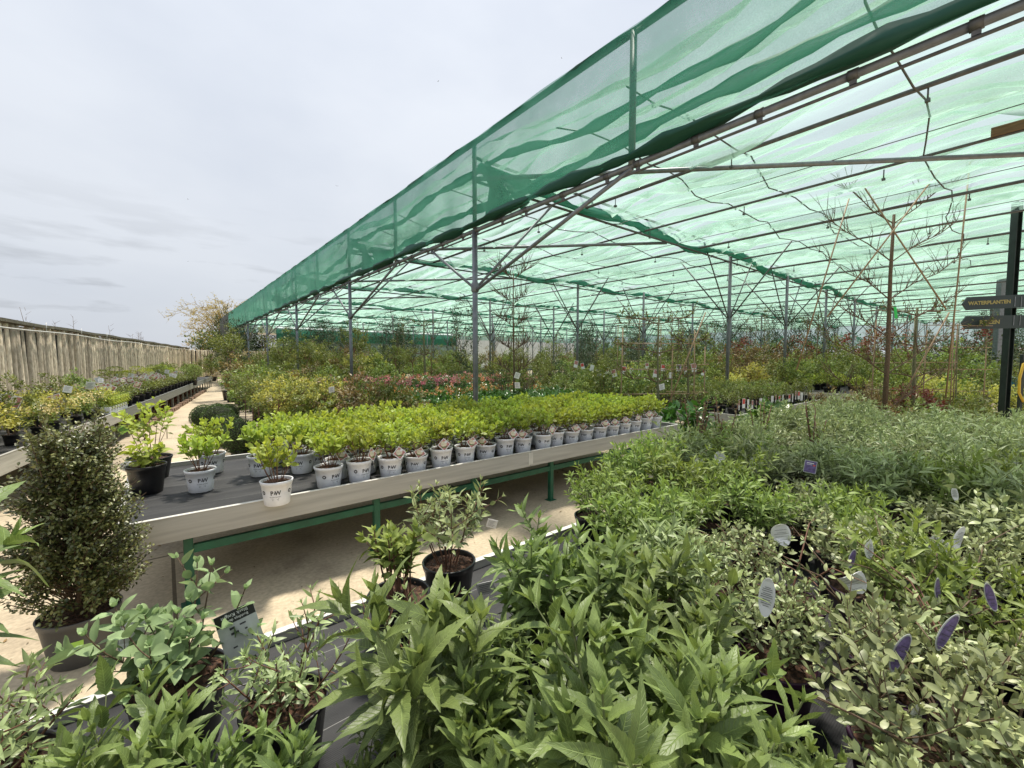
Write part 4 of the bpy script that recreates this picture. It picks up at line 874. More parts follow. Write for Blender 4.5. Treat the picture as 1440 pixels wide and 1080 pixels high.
stand(pk, 'plant_label', 1283, 668, .92, 'white label with a pink flower picture, tilted over the silvery leaves', (rad(-25), rad(38), 0))
cl = card('label', [(-.03, 0), (.03, 0), (.036, .085), (-.036, .085)], [M['dull_card'], M['card_green'], M['white_card']], [([(-.026, .004), (.026, .004), (.030, .066), (-.030, .066)], 1)], [(-.02, .072, .04, .004, 2)])
stand(cl, 'plant_label', 1418, 668, .88, 'clear flared label near the right edge of the plant mass', (0, 0, 0))
stand(sq, 'plant_label', 1240, 660, .90, 'tiny dark-pictured label between the purple and the pink one', (0, rad(20), 0), None, .6)
wsq = card('label', [(-.034, 0), (.034, 0), (.034, .07), (-.034, .07)], [M['white_card'], M['ink']], [], [(-.025, .055-.01*k, .045-.006*(k % 3), .002, 1) for k in range(5)])
stand(wsq, 'plant_label', 686, 835, .68, 'plain white card leaning beside the second twiggy pot', (rad(25), rad(-12), 0))
stand(wsq, 'plant_label', 690, 742, .70, 'small white card with a black top among the silvery shrubs by the rim', (rad(20), rad(15), 0), None, .8)
stand(wsq, 'plant_label', 1310, 775, .86, 'dark-backed card, left of the pair of dark tags at right', (rad(10), rad(30), 0), None, .9)
stand(wsq, 'plant_label', 945, 662, .80, 'white and dark card by the far rim of the nearest bench', (rad(10), rad(6), 0), None, 1.2)
# black topped label, seen upside down
t = thing('plant_label', 'large grey label with a black upside-down title strip, leaning on the rim', 'plant label'); x, y = P(350, 925, .80); t.location = (x, y, .80)
t.rotation_euler = (rad(-14), rad(-14), toward_cam(x, y))
w = .046
obj('card', card('card', [(-w, 0), (w, 0), (w, .135), (-w, .135)], [M['dull_card'], M['card_black'], M['ink']], [([(-w+.0005, .104), (w-.0005, .104), (w-.0005, .1347), (-w+.0005, .1347)], 1)], [(-.02, .088, .012, .006, 2), (.004, .09, .014, .004, 2), (-.02, .074, .018, .006, 2), (.012, .074, .006, .004, 2), (.022, .05, .008, .005, 2), (-.024, .04, .01, .004, 2)]), t)
for s, z, sz in (('Black Knight', .124, .0125), ('Buddleja davidii', .112, .0095)):
    me = text_mesh('lettering', s, sz, M['white_card']); me.transform(Matrix.Translation((0, -.0024, z)) @ Matrix.Rotation(rad(180), 4, 'Y') @ Matrix.Rotation(rad(90), 4, 'X')); obj('lettering', me, t)
obj('stake', MB().tube([(0.01, .003, .03), (.02, .003, -.06)], .003, 5).mesh('stake', M['card_black']), t)
stand(oval_card('label', .03, .12, [M['dull_card'], M['ink'], M['white_card']], 0, True), 'plant_label', 178, 925, .82, 'pale photo label standing left of the round-leaved shrub', (0, rad(14), 0))

# ------------------------------------------------------------------ tub with the conical evergreen
def tub():
    rng = random.Random(8); x, y = P(117, 922, 0)
    t = thing('potted_evergreen', 'tall bushy small-leaved evergreen in a large grey tub at the left', 'potted plant', (x, y, 0))
    p = obj('pot', pot_mesh('pot', .165, .125, .26, M['grey_pot'], .018, 48), t); obj('soil', soil_mesh('soil', .155, .235, rng), t)
    ck = MB(); 
    a0 = toward_cam(x, y)-math.pi/2-.12; n = 5; V = []
    for z in (.125, .16):
        for k in range(n+1):
            r = .125+.04*z/.26+.0022; a = a0+.30*(k/n-.5); V.append((r*math.cos(a), r*math.sin(a), z))
    ck.add(V, [(k, k+1, k+n+2, k+n+1) for k in range(n)]); obj('sticker', ck.mesh('sticker', M['card_lime']), p)
    q = random.Random(4); ph = [(q.uniform(3, 7), q.uniform(0, 6)) for _ in range(4)]
    lv = Leaves(); tw = MB(); zb = .25; top = 1.28
    for i in range(560):
        f = rng.random()**.9; a = rng.uniform(0, 6.283); zc = zb+.06+f*(top-zb-.15)
        k = (zc-zb)/(top-zb); R0 = (.192*math.sin(math.pi*min(1, .30+k*.60))**.8*(1-.35*k)+.045)*(1+.13*math.sin(a*3+k*7)+.1*math.sin(a*5-k*11))
        rr = R0*rng.uniform(.15, 1.0)**.6; c = Vector((rr*math.cos(a), rr*math.sin(a), zc)); root = Vector((rr*.2*math.cos(a), rr*.2*math.sin(a), zc-.12)); out = Vector((math.cos(a), math.sin(a), .75)).normalized()
        tipl = rng.uniform(.07, .15); tip = c+out*tipl*.9; tw.tube([root, c, tip], [.004, .0025, .0012], 3, 0, False); tb = rng.uniform(-.15, .15)
        for m_ in range(42):
            s = rng.random(); pp = c.lerp(tip, s*1.15-.35)+rdir(rng)*.026; d = (out*.6+rdir(rng)*.9).normalized()
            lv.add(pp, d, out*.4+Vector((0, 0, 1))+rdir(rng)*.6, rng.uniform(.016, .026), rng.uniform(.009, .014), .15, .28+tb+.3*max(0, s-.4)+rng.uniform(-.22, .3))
    for i in range(9):                                        # shoots standing above the outline
        a = rng.uniform(0, 6.28); rr = rng.uniform(.0, .17); b0 = Vector((rr*math.cos(a), rr*math.sin(a), .95+.2*rng.random())); tp = b0+Vector((math.cos(a)*.05, math.sin(a)*.05, .24)); tw.tube([b0, tp], [.003, .001], 3, 0, False)
        for m_ in range(70):
            s = rng.random(); lv.add(b0.lerp(tp, s)+rdir(rng)*.022*(1.2-s), (rdir(rng)*.8+Vector((0, 0, .6))), rdir(rng)+Vector((0, 0, .5)), .021, .011, .1, .5+rng.uniform(-.25, .35))
    tw.tube([(0, 0, .23), (.01, 0, .6), (0, .01, 1.0)], [.02, .014, .006], 7)
    obj('foliage', lv.mesh('foliage', T_OV3, M['L_dark'], rng), t); obj('branches', tw.mesh('branches', M['bark']), t)
tub()

# pots on the left end of the long bench
def black_pot_plants():
    lf, st = twiggy(71, M['L_lime'], 9, .40, .07, .036, T_OV, M['stem_red'], .45, 6, .55, .35); x, y = P(212, 672, BT)
    big = pot_mesh('pot', .15, .12, .18, M['black_pot']); bs = soil_mesh('soil', .14, .155)
    tt = potted('potted_shrub', 'potted plant', 'tall twiggy shrub with lime shoots in the rear black pot at the bench left end', big, bs, [('foliage', lf), ('stems', st)]); place(tt, (x, y, BT), .5, 1.0)
    lf, st = twiggy(72, M['L_lime'], 7, .17, .07, .036, T_OV, M['stem_green'], .6, 4, .2, .2); x, y = P(208, 690, BT)
    tt = potted('potted_shrub', 'potted plant', 'low lime-leaved plant in the front black pot at the bench left corner', BP, SB, [('foliage', lf), ('stems', st)]); place(tt, (x, y-.05, BT), .5, 1.12)
    stand(oval_card('label', .045, .095, wt, 4), 'plant_label', 188, 660, .72, 'large oval white label on the front black pot at the bench left corner', (rad(-12), rad(-60), 0))
    cc = MB(); s = .05; cc.add([(0, 0, -s), (s, 0, 0), (0, 0, s), (-s, 0, 0), (0, .001, -s), (s, .001, 0), (0, .001, s), (-s, .001, 0)], [(0, 1, 2, 3), (7, 6, 5, 4), (0, 4, 5, 1), (1, 5, 6, 2), (2, 6, 7, 3), (3, 7, 4, 0)])
    cc.add([(-.02, -.001, -.028), (.045, -.001, 0), (0, -.001, .03), (-.035, -.001, 0)], [(0, 1, 2, 3)], 1)
    stand(cc.mesh('label', [M['card_lime'], M['card_green']]), 'plant_label', 173, 604, .93, 'green square label hanging on the edge beside the tall evergreen', (0, rad(10), 0))
black_pot_plants()

# ------------------------------------------------------------------ shrub prototypes for the beds
def bed_proto(name, m, seed, rx, h, stem=.12, n=900, L=.045, W=.025, flowers=None, fl_n=0, pot=SMALLP, clumps=45, cl=.07, T=T_DIA, rough=.14, legs=5):
    rng = random.Random(seed); base = .12 if pot else 0
    lv = bush(rng, ellip(rx, rx, (h-stem)/2, base+stem+(h-stem)/2, rough, seed), n, L, W, clumps, cl)
    st = MB()
    for k in range(legs):
        a = rng.uniform(0, 6.28); st.tube([(.02*math.cos(a), .02*math.sin(a), base-.01), (rx*.35*math.cos(a), rx*.35*math.sin(a), base+h*.45), (rx*.7*math.cos(a+.3), rx*.7*math.sin(a+.3), base+h*.85)], [.006, .004, .0015], 4, 0, False)
    t = thing(name, 'x', 'shrub'); PROTOS.append(t)
    if pot: obj('pot', pot, t); obj('soil', SMALLS, t)
    obj('foliage', lv.mesh('foliage', T, m, rng), t); obj('stems', st.mesh('stems', M['bark']), t)
    if flowers:
        fv = Leaves(); sh = ellip(rx*1.03, rx*1.03, (h-stem)/2*1.05, base+stem+(h-stem)/2, rough, seed)
        for k in range(fl_n):
            d = rdir(rng); d.z = abs(d.z)*.8+.15; d.normalize(); c = Vector(sh(d, 1.0))
            for m_ in range(16): e = rdir(rng); fv.add(c+e*.022, e, d+e, .03, .022, .2, rng.random())
        obj('flowers', fv.mesh('flowers', T_DIA, flowers, rng), t)
    return t
def standard_proto(seed, m, H=1.0, rx=.28, rz=.26, n=1100, L=.04, name='standard_tree', pot=SMALLP):
    rng = random.Random(seed); t = thing(name, 'x', 'small tree'); PROTOS.append(t)
    obj('pot', BP, t); obj('soil', SB, t); st = MB(); st.tube([(0, 0, .15), (.012, .01, H*.5), (0, 0, H+.05)], [.011, .009, .007], 6)
    for k in range(12):
        a = rng.uniform(0, 6.28); st.tube([(0, 0, H+rng.uniform(-.05, .1)), (rx*.8*math.cos(a), rx*.8*math.sin(a), H+rng.uniform(.0, rz*1.6))], [.005, .0015], 3, 0, False)
    obj('trunk', st.mesh('trunk', M['stem_red']), t)
    lv = bush(rng, ellip(rx, rx, rz, H+rz*.7, .2, seed), n, L, L*.5, 50, .07); obj('crown', lv.mesh('crown', T_DIA, m, rng), t); return t
PR = {
 'bronze': [bed_proto('bronze_shrub', M['L_redbrown'], 201+i, .30, .75, .15, 1300, .05, .02, clumps=60) for i in range(2)],
 'olive': [bed_proto('olive_shrub', M['L_olive'], 211+i, .30, .70, .12, 1200, .045, .022, clumps=55) for i in range(2)],
 'gloss': [bed_proto('glossy_shrub', M['L_gloss'], 221+i, .20, .34, .05, 380, .085, .042, T=T_OV3, clumps=36, cl=.06) for i in range(2)],
 'pink': [bed_proto('pink_azalea', M['L_gloss'], 231, .26, .5, .08, 900, .05, .02, M['P_pink'], 20)],
 'orange': [bed_proto('orange_azalea', M['L_gloss'], 241, .24, .48, .08, 800, .05, .022, M['P_orange'], 17)],
 'cream': [bed_proto('cream_flowering_shrub', M['L_green'], 245, .2, .35, .05, 600, .045, .022, M['P_cream'], 12)],
 'green': [bed_proto('green_shrub', M['L_green'], 251+i, .28, .6, .1, 1100, .05, .024, clumps=50) for i in range(2)],
 'yellow': [bed_proto('yellow_shrub', M['L_yellow'], 261, .24, .42, .06, 900, .04, .022)],
 'lime': [bed_proto('lime_shrub', M['L_lime'], 265, .2, .32, .05, 700, .04, .02)],
 'red': [bed_proto('red_leaved_shrub', M['L_red'], 271, .32, .8, .15, 1200, .045, .022)],
 'hedge': [bed_proto('dark_hedge_plant', M['L_conif'], 281, .24, .85, .05, 1500, .035, .014, clumps=90, cl=.06, rough=.05)],
 'conifer': [bed_proto('conifer', M['L_conif'], 285, .28, 1.6, .1, 1900, .05, .014, clumps=110, cl=.08, rough=.06)],
 'std': [standard_proto(291+i, M['L_olive'], .85+.1*i) for i in range(2)], 'stdy': [standard_proto(295, M['L_yellow'], .85, .3, .24)], 'stdb': [standard_proto(297, M['L_redbrown'], .9)],
 'small': [bed_proto('tagged_pot_plant', M['L_olive'], 301+i, .11, .30, .06, 260, .035, .018, clumps=22, cl=.05) for i in range(2)]+[bed_proto('tagged_pot_plant', M['L_green'], 303, .11, .26, .05, 260, .035, .018, clumps=22, cl=.05)],
 'ccream': [bed_proto('variegated_shrub', M['L_green'], 305, .17, .3, .05, 600, .04, .022, M['P_cream'], 26)],
}
def bed(kinds, bedname, adj, x0, x1, y0, y1, dx, dy, z=0, sc=(.85, 1.15), jit=.06, group=None, weights=None, seed=0, skip=0.0):
    rng = random.Random(seed); ny = max(1, int(round((y1-y0)/dy))+1); nx = max(1, int(round((x1-x0)/dx))+1)
    for j in range(ny):
        n = 0
        for i in range(nx):
            if rng.random() < skip: continue
            k = rng.choices(kinds, weights)[0]; pr = rng.choice(PR[k]); s = rng.uniform(*sc)
            x = x0+(x1-x0)*i/max(1, nx-1)+rng.uniform(-jit, jit); y = y0+(y1-y0)*j/max(1, ny-1)+rng.uniform(-jit, jit)
            a = adj[k] if isinstance(adj, dict) else adj
            place(pr, (x, y, z), rng.uniform(0, 6.28), (s*rng.uniform(.93, 1.07), s*rng.uniform(.93, 1.07), s), '%s, %s from left, %s line of %s' % (a, ORD[min(n, 24)], ORD[min(j, 24)], bedname), group or ('plants of '+bedname)); n += 1
ADJ = {'bronze': 'bronze-tinted shrub', 'olive': 'olive green shrub', 'gloss': 'glossy green shrub', 'pink': 'pink-flowering shrub', 'orange': 'orange-flowering shrub', 'cream': 'cream-flowering shrub', 'green': 'fresh green shrub', 'yellow': 'yellow-leaved shrub', 'lime': 'lime green shrub', 'red': 'red-leaved shrub', 'hedge': 'dark hedge plant', 'conifer': 'dark conifer', 'std': 'olive-headed standard tree', 'stdy': 'yellow-headed standard tree', 'stdb': 'bronze-headed standard tree', 'small': 'small tagged pot plant', 'ccream': 'cream variegated shrub'}
bed(['gloss'], 'the low glossy bed', ADJ, 3.6, 7.0, 6.35, 7.45, .30, .30, .39, (.9, 1.15), .04, seed=1)
bed(['bronze', 'olive', 'green'], 'the bronze bed behind the hydrangeas', ADJ, 1.9, 3.2, 6.6, 11.6, .48, .55, 0, (1.15, 1.5), .08, weights=[2, 4, 2], seed=2)
bed(['orange', 'gloss'], 'the orange azalea bed', ADJ, 3.3, 7.4, 8.1, 9.0, .42, .5, .36, (.85, 1.05), .06, weights=[3, 1], seed=3)
bed(['pink', 'orange', 'gloss'], 'the pink azalea bed', ADJ, 3.6, 9.4, 10.2, 12.3, .5, .6, .45, (.9, 1.1), .08, weights=[4, 1, 2], seed=4)
bed(['std', 'stdy'], 'the standard trees beside the path', ADJ, 1.25, 1.95, 7.1, 9.6, .38, .6, 0, (.9, 1.08), .08, weights=[2, 1], seed=5)
bed(['olive', 'bronze', 'std', 'green'], 'the mixed bed along the path', ADJ, 2.0, 5.2, 12.8, 20.0, .9, 1.1, 0, (1.5, 2.0), .15, weights=[4, 1, 2, 2], seed=6)
bed(['hedge'], 'the dark hedge block', ADJ, 8.4, 11.8, 12.9, 14.0, .36, .4, .2, (.95, 1.05), .03, seed=7)
bed(['small'], 'the tagged pots bench', ADJ, 7.95, 12.0, 3.45, 5.1, .34, .33, .59, (.9, 1.3), .04, seed=8)
bed(['green', 'lime', 'olive'], 'the far green bench', ADJ, 15.2, 21.6, 3.2, 5.2, .7, .65, .59, (1.1, 1.5), .1, seed=9)
bed(['red', 'olive', 'green', 'lime', 'bronze'], 'the mixed trays near the sign', ADJ, 8.3, 12.9, .75, 2.3, .5, .5, .05, (.8, 1.15), .08, weights=[.5, 3, 3, 2, 2], seed=10)
bed(['green', 'olive', 'yellow', 'lime'], 'the green field right of centre', ADJ, 14.6, 26, .4, 2.2, 1.1, .8, .1, (1.4, 2.0), .2, seed=11)
bed(['green', 'olive', 'yellow', 'bronze'], 'the deep green bed behind the benches', ADJ, 14.5, 30, 6.4, 10.2, 1.5, 1.2, .15, (1.7, 2.4), .3, seed=12)
bed(['olive', 'bronze', 'green', 'conifer'], 'the back field', ADJ, 6, 30, 15.5, 25, 2.0, 2.0, .1, (1.7, 2.6), .5, weights=[4, 1, 3, 2], seed=13)
bed(['olive', 'red', 'green', 'conifer'], 'the far field', ADJ, 24, 43, 1.5, 24, 3.0, 3.2, .1, (2.4, 3.6), .8, weights=[4, .6, 4, 2], seed=14)
bed(['olive', 'bronze', 'conifer'], 'the far left field', ADJ, 3, 14, 24, 38, 2.0, 2.4, .1, (1.9, 2.9), .6, weights=[4, 1, 2], seed=15)
bed(['olive', 'gloss', 'green'], 'the shrubs right of the azaleas', ADJ, 8.2, 13.2, 6.5, 10.6, .8, .9, .2, (1.1, 1.6), .15, seed=16)

bed(['olive', 'green', 'hedge'], 'the dense rows under the far canopy', ADJ, 15, 38, 11.5, 15, 1.5, 1.7, .1, (1.6, 2.3), .4, weights=[4, 3, 3], seed=17)
bed(['std', 'olive', 'stdy'], 'the standards beyond the azaleas', ADJ, 4.2, 12.5, 15.0, 18, 1.1, 1.4, 0, (1.3, 1.7), .2, weights=[3, 3, 1], seed=18)
# box balls
rng = random.Random(9); BALL = []
for k in range(2):
    lv = Leaves()
    for i in range(5200):
        d = rdir(rng); r = .235*(1+.025*math.sin(d.x*7+k)*math.cos(d.y*6))*rng.uniform(.93, 1.01); lv.add(d*r+Vector((0, 0, .27)), d*.7+rdir(rng)*.7, d+rdir(rng)*.7, .017, .010, .1, .45+rng.uniform(-.3, .4)+.1*d.z)
    t = thing('box_ball', 'x', 'topiary'); PROTOS.append(t); obj('foliage', lv.mesh('foliage', T_DIA, M['L_box'], rng), t); obj('trunk', MB().tube([(0, 0, .08), (0, 0, .25)], .02, 6).mesh('trunk', M['bark']), t)
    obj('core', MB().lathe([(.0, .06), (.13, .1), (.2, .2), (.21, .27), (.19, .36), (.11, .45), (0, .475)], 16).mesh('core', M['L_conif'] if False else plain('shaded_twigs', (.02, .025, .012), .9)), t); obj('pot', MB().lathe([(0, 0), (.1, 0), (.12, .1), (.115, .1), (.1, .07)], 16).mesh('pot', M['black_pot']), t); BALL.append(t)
for i, (px, py, s, w) in enumerate([(338, 641, 1.2, 'clipped box ball nearest the hydrangea bench'), (320, 626, 1.2, 'clipped box ball, second from the hydrangea bench'), (308, 612, 1.3, 'clipped box ball in the middle of the group by the path'), (288, 606, 1.15, 'clipped box ball furthest left beside the path'), (322, 596, .98, 'clipped box ball at the back of the group'), (306, 592, .9, 'clipped box ball hidden behind the middle one')]):
    x, y = P(px, py, 0); place(BALL[i % 2], (x, y, 0), i, s, w, 'clipped box balls beside the path')

# ------------------------------------------------------------------ left bench plants
rng = random.Random(12)
for j in range(4):
    n = 0
    for i in range(13):
        s = .3+i*.62+rng.uniform(-.05, .05); k = rng.choices(['yellow', 'lime', 'ccream', 'olive'], [3, 2, 5, 1])[0] if s < 7.2 else rng.choice(['lime', 'small', 'green'])
        if j > 2 and s > 7: continue
        x, y, z = LBpt(s, .24+j*.42+rng.uniform(-.04, .04), .59); pr = rng.choice(PR[k]); q = rng.uniform(.85, 1.05)
        place(pr, (x, y, z), rng.uniform(0, 6), q, '%s on the fence bench, %s from near end, %s line' % (ADJ[k], ORD[n], ORD[j]), 'plants on the near half of the fence bench'); n += 1
# white square pots at the bench edge
SQ = MB(); SQ.box(-.07, .07, -.07, .07, 0, .14, 0, .01); SQm = SQ.mesh('pot', M['white_pot'])
lvp = thing('white_tray_plant', 'x', 'potted plant'); PROTOS.append(lvp); pp = obj('pot', SQm, lvp)
tb = text_mesh('logo', 'PW', .05, M['ink']); tb.transform(Matrix.Translation((0, -.0715, .08)) @ Matrix.Rotation(rad(90), 4, 'X')); obj('logo', tb, pp)
obj('foliage', bush(rng, ellip(.11, .11, .09, .23, .12, 5), 420, .04, .02, 22, .05).mesh('foliage', T_DIA, M['L_lime'], rng), lvp)
for i in range(7):
    x, y, z = LBpt(7.0+i*.17, .10, .60); place(lvp, (x, y, z), math.atan2(LBD.y, LBD.x)+.0, 1, 'lime plant in a square white pot on the fence bench edge, %s along' % ORD[i], 'square white pots on the fence bench')
# white labels standing over the far part of the fence bench
for i in range(58):
    s = rng.uniform(3.0, 20); w_ = rng.uniform(.05, 1.5); x, y, z = LBpt(s, w_, rng.uniform(.98, 1.10)); o = obj('plant_label', DIAM if i % 3 else wsq); o.location = (x, y, z); o.rotation_euler = (rng.uniform(-.3, .3), rng.uniform(-.5, .5), toward_cam(x, y)+rng.uniform(-.4, .4)); o.scale = (rng.uniform(1.4, 2.1),)*3
    tag(o, 'white printed label standing among the small plants on the fence bench', 'plant label', 'white labels over the fence bench')
DPOT = bed_proto('dark_pot_plant', M['L_olive'], 311, .12, .22, .03, 260, .035, .02, pot=SMALLP)
n = 0
for i in range(20):
    for j in range(2):
        s = 8.3+i*.62; x, y, z = LBpt(s, .2+j*.5, .59); place(DPOT, (x, y, z), rng.uniform(0, 6), rng.uniform(1.1, 1.4), 'dark-potted low plant on the fence bench, %s along the %s line' % (ORD[i], ['front', 'inner'][j]), 'dark-potted plants on the fence bench')
# cloud pruned small trees
def cloud_tree(seed, H):
    rng = random.Random(seed); t = thing('cloud_pruned_tree', 'x', 'small tree'); PROTOS.append(t); lv = Leaves(); st = MB()
    st.tube([(0, 0, .1), (.05, 0, H*.45), (-.03, .03, H)], [.02, .016, .01], 6); obj('pot', BP, t)
    for k in range(5):
        a = k*1.26+rng.random(); r = .28*(k > 0); c = Vector((r*math.cos(a), r*math.sin(a), H+rng.uniform(-.12, .08))); st.tube([(0, 0, H*.7), c], [.01, .006], 4)
        for i in range(300): d = rdir(rng); lv.add(c+Vector((d.x*.16, d.y*.16, d.z*.06)), d+Vector((0, 0, .5)), Vector((0, 0, 1))+rdir(rng)*.5, .035, .018, .1, .5+rng.uniform(-.3, .4))
    obj('trunk', st.mesh('trunk', M['bark']), t); obj('crown', lv.mesh('crown', T_DIA, M['L_lime'] if seed % 2 else M['L_olive'], rng), t); return t
CT = [cloud_tree(1, .62), cloud_tree(2, .62)]
for i, (s, w_) in enumerate([(12.5, 1.15), (14.8, 1.1), (17.2, 1.1), (19.4, 1.2), (21.8, 1.1)]):
    x, y, z = LBpt(s, w_, .59); place(CT[(i+1) % 2], (x, y, z), i*1.3, 1.05, 'flat-topped cloud-pruned tree on the fence bench, %s from the camera' % ORD[i], 'cloud-pruned trees against the fence')
bed(['olive', 'green'], 'the far end of the fence bench', ADJ, 0.0, .9, 20.5, 28.5, .8, 1.3, .59, (.9, 1.1), .1, seed=31)
# brick edging and red twiggy bedding under the far part
b = MB(); rng = random.Random(14)
for i in range(40):
    s = 9.5+i*.34; p = LB_A+LBD*s+LBS*(-.0+.03*rng.random()); a = math.atan2(LBD.y, LBD.x); c_, s_ = math.cos(a), math.sin(a); hw, hl, hh = .06, .13, .10+rng.uniform(-.02, .02)
    vs_ = [(p.x+dx*c_-dy*s_, p.y+dx*s_+dy*c_, z) for z in (0, hh) for dx, dy in ((-hl, -hw), (hl, -hw), (hl, hw), (-hl, hw))]
    b.add(vs_, [(3, 2, 1, 0), (4, 5, 6, 7), (0, 1, 5, 4), (1, 2, 6, 5), (2, 3, 7, 6), (3, 0, 4, 7)])
tag(obj('stone_edging', b.mesh('stone_edging', M['brick'])), 'low row of rough bricks edging the path beneath the fence bench', 'edging')
b = MB()
for i in range(900):
    s = rng.uniform(9.4, 23); p = LB_A+LBD*s+LBS*rng.uniform(.15, 1.3); h = rng.uniform(.15, .34); b.tube([(p.x, p.y, 0), (p.x+rng.uniform(-.05, .05), p.y+rng.uniform(-.05, .05), h)], [.006, .003], 3, 0, False)
tag(obj('red_twig_bedding', b.mesh('red_twig_bedding', M['twigs_red'])), 'reddish dry stems growing under the fence bench', None, None, 'stuff')

# ------------------------------------------------------------------ espaliers and bare trees
def espalier(label, x, y, H, W, z0=.0, arms=4, ang=0.0, fan=False, bamboo=True, leaf=None, seed=1, thick=.028):
    rng = random.Random(seed); t = thing('espalier_tree', label, 'trained tree', (x, y, 0), ang)
    tr = MB(); tr.tube([(0, 0, .1), (.015, 0, H*.4), (-.01, 0, H*.75), (.0, 0, H)], [thick, thick*.85, thick*.65, thick*.5], 8); obj('trunk', tr.mesh('trunk', M['bark' if fan else 'bark_green']), t)
    obj('pot', MB().lathe([(0, 0), (.14, 0), (.17, .28), (.165, .28), (.15, .24), (0, .24)], 20).mesh('pot', M['black_pot']), t)
    br = MB(); lv = Leaves()
    for k in range(arms):
        z = z0+.75+(H-z0-.85)*k/max(1, arms-1)
        for sx in (-1, 1):
            ln = W/2*rng.uniform(.75, 1.0); up = .55 if fan else .06
            pts = [Vector((0, 0, z-.05)), Vector((sx*ln*.35, .01, z+ln*(.35*up+rng.uniform(-.04, .04)))), Vector((sx*ln*.7, rng.uniform(-.04, .04), z+ln*(.75*up+rng.uniform(-.08, .08)))), Vector((sx*ln, 0, z+ln*(up+.06)))]
            kf = .62 if fan else 1; br.tube(pts, [thick*.42*kf, thick*.34*kf, thick*.26*kf, thick*.12*kf], 5, 0, False)
            for m_ in range(20 if fan else 10):
                s = rng.uniform(.1, 1)*3; i = min(2, int(s)); p = pts[i].lerp(pts[i+1], s-i); d = Vector((rng.uniform(-.6, .6)+sx*.3, rng.uniform(-.2, .2), rng.uniform(.3, 1))).normalized(); l = rng.uniform(.1, .34)*(1.7 if fan else 1); q = p+d*l+rdir(rng)*.05*l; mdl = p+d*l*.5+rdir(rng)*.1*l; br.tube([p, mdl, q], [.007, .0045, .0018], 4, 0, False); d2 = (d+rdir(rng)*.7).normalized(); br.tube([mdl, mdl+d2*l*.4], [.004, .0012], 3, 0, False)
                if leaf:
                    for w in range(7): lv.add(p.lerp(q, rng.random()), d+rdir(rng), rdir(rng)+Vector((0, 0, 1)), .045, .025, .2, rng.random())
    obj('branches', br.mesh('branches', M['bark']), t)
    if leaf: obj('leaves', lv.mesh('leaves', T_DIA, leaf, rng), t)
    if bamboo:
        for k in range(arms+1):
            z = z0+.55+(H-z0-.6)*k/arms; obj('cane', MB().tube([(-W/2-.08, .035, z), (W/2+.08, .035, z+rng.uniform(-.02, .02))], .007, 5).mesh('cane', M['bamboo']), t)
        for sx in (-1, -.0, 1): obj('cane', MB().tube([(sx*W/2+.02, .05, .1), (sx*W/2*.96+.02, .05, H+rng.uniform(-.25, .1))], .010, 6).mesh('cane', M['bamboo']), t)
        if fan:
            for sx in (-1, 1): obj('cane', MB().tube([(0, .07, H*.42), (sx*W*.42, .07, H*1.0)], .011, 5).mesh('cane', M['bamboo']), t); obj('cane', MB().tube([(sx*W*.35, .08, H*.35), (-sx*W*.05, .08, H*.82)], .010, 5).mesh('cane', M['bamboo']), t)
    return t
def at(px, Z):
    X = (px-720)/F_PX*Z; return (CY*X+SY*Z, -SY*X+CY*Z)
facing = math.atan2(CY, SY)-math.pi/2
x, y = at(1246, 7.4); espalier('big leafless fan-trained tree with crossed canes and green ribbon, right side', x, y, 4.05, 2.5, 0, 6, facing, True, False, None, 3, .042)
o = espalier('mossy-trunked trained tree just right of the big fan-trained one', *at(1285, 7.9), 2.55, 1.5, 0, 4, facing, False, True, M['L_olive'], 4, .035)
o = espalier('slender cane-framed trained tree between the mossy trunk and the sign', *at(1345, 8.2), 2.3, 1.2, 0, 4, facing, False, True, M['L_olive'], 5, .015)
o = espalier('wide ladder-like espalier on pale canes standing behind the hydrangea bench', *at(925, 7.4), 2.35, 1.3, 0, 4, facing, False, True, M['L_olive'], 6, .026)
o = espalier('dark-trunked espalier right of the ladder-like one', *at(968, 7.6), 2.0, .6, 0, 3, facing, False, True, M['L_green'], 7, .026)
o = espalier('tall thin bare tree rising behind the glossy bed', *at(722, 9.6), 3.5, .7, 0, 6, facing, True, False, None, 8, .022)
o = espalier('pale-trunked bare tree on canes left of the big fan-trained one', *at(898, 11.5), 2.6, 1.2, 0, 4, facing, False, True, M['L_olive'], 9, .022)
o = espalier('paired pale trunks standing behind the azaleas', *at(597, 15.0), 2.9, .8, 0, 3, facing, False, False, M['L_olive'], 10, .05)
# canes of the big fan tree (long diagonals up to the pipes)
def cane(p, q, lab, r=.012): tag(obj('bamboo_cane', MB().tube([p, q], r, 6).mesh('bamboo_cane', M['bamboo'])), lab, 'cane')
def at3(px, py, Z): x, y = at(px, Z); return (x, y, EYE+(505-py)/F_PX*Z)
cane(at3(1183, 285, 7.5), at3(1120, 520, 7.5), 'long slanting cane left of the big fan-trained tree'); cane(at3(1202, 268, 7.3), at3(1325, 435, 7.3), 'cane crossing the fan-trained tree from upper left to lower right')
cane(at3(1305, 247, 7.2), at3(1160, 446, 7.2), 'cane crossing the fan-trained tree from upper right to lower left'); cane(at3(1346, 236, 7.4), at3(1332, 560, 7.4), 'upright cane between the fan-trained tree and the sign')
cane(at3(1330, 440, 7.4), at3(1262, 575, 7.4), 'slanting cane low on the right of the fan-trained tree'); cane(at3(990, 440, 7.3), at3(935, 585, 7.3), 'slanting cane in front of the ladder-like espalier')
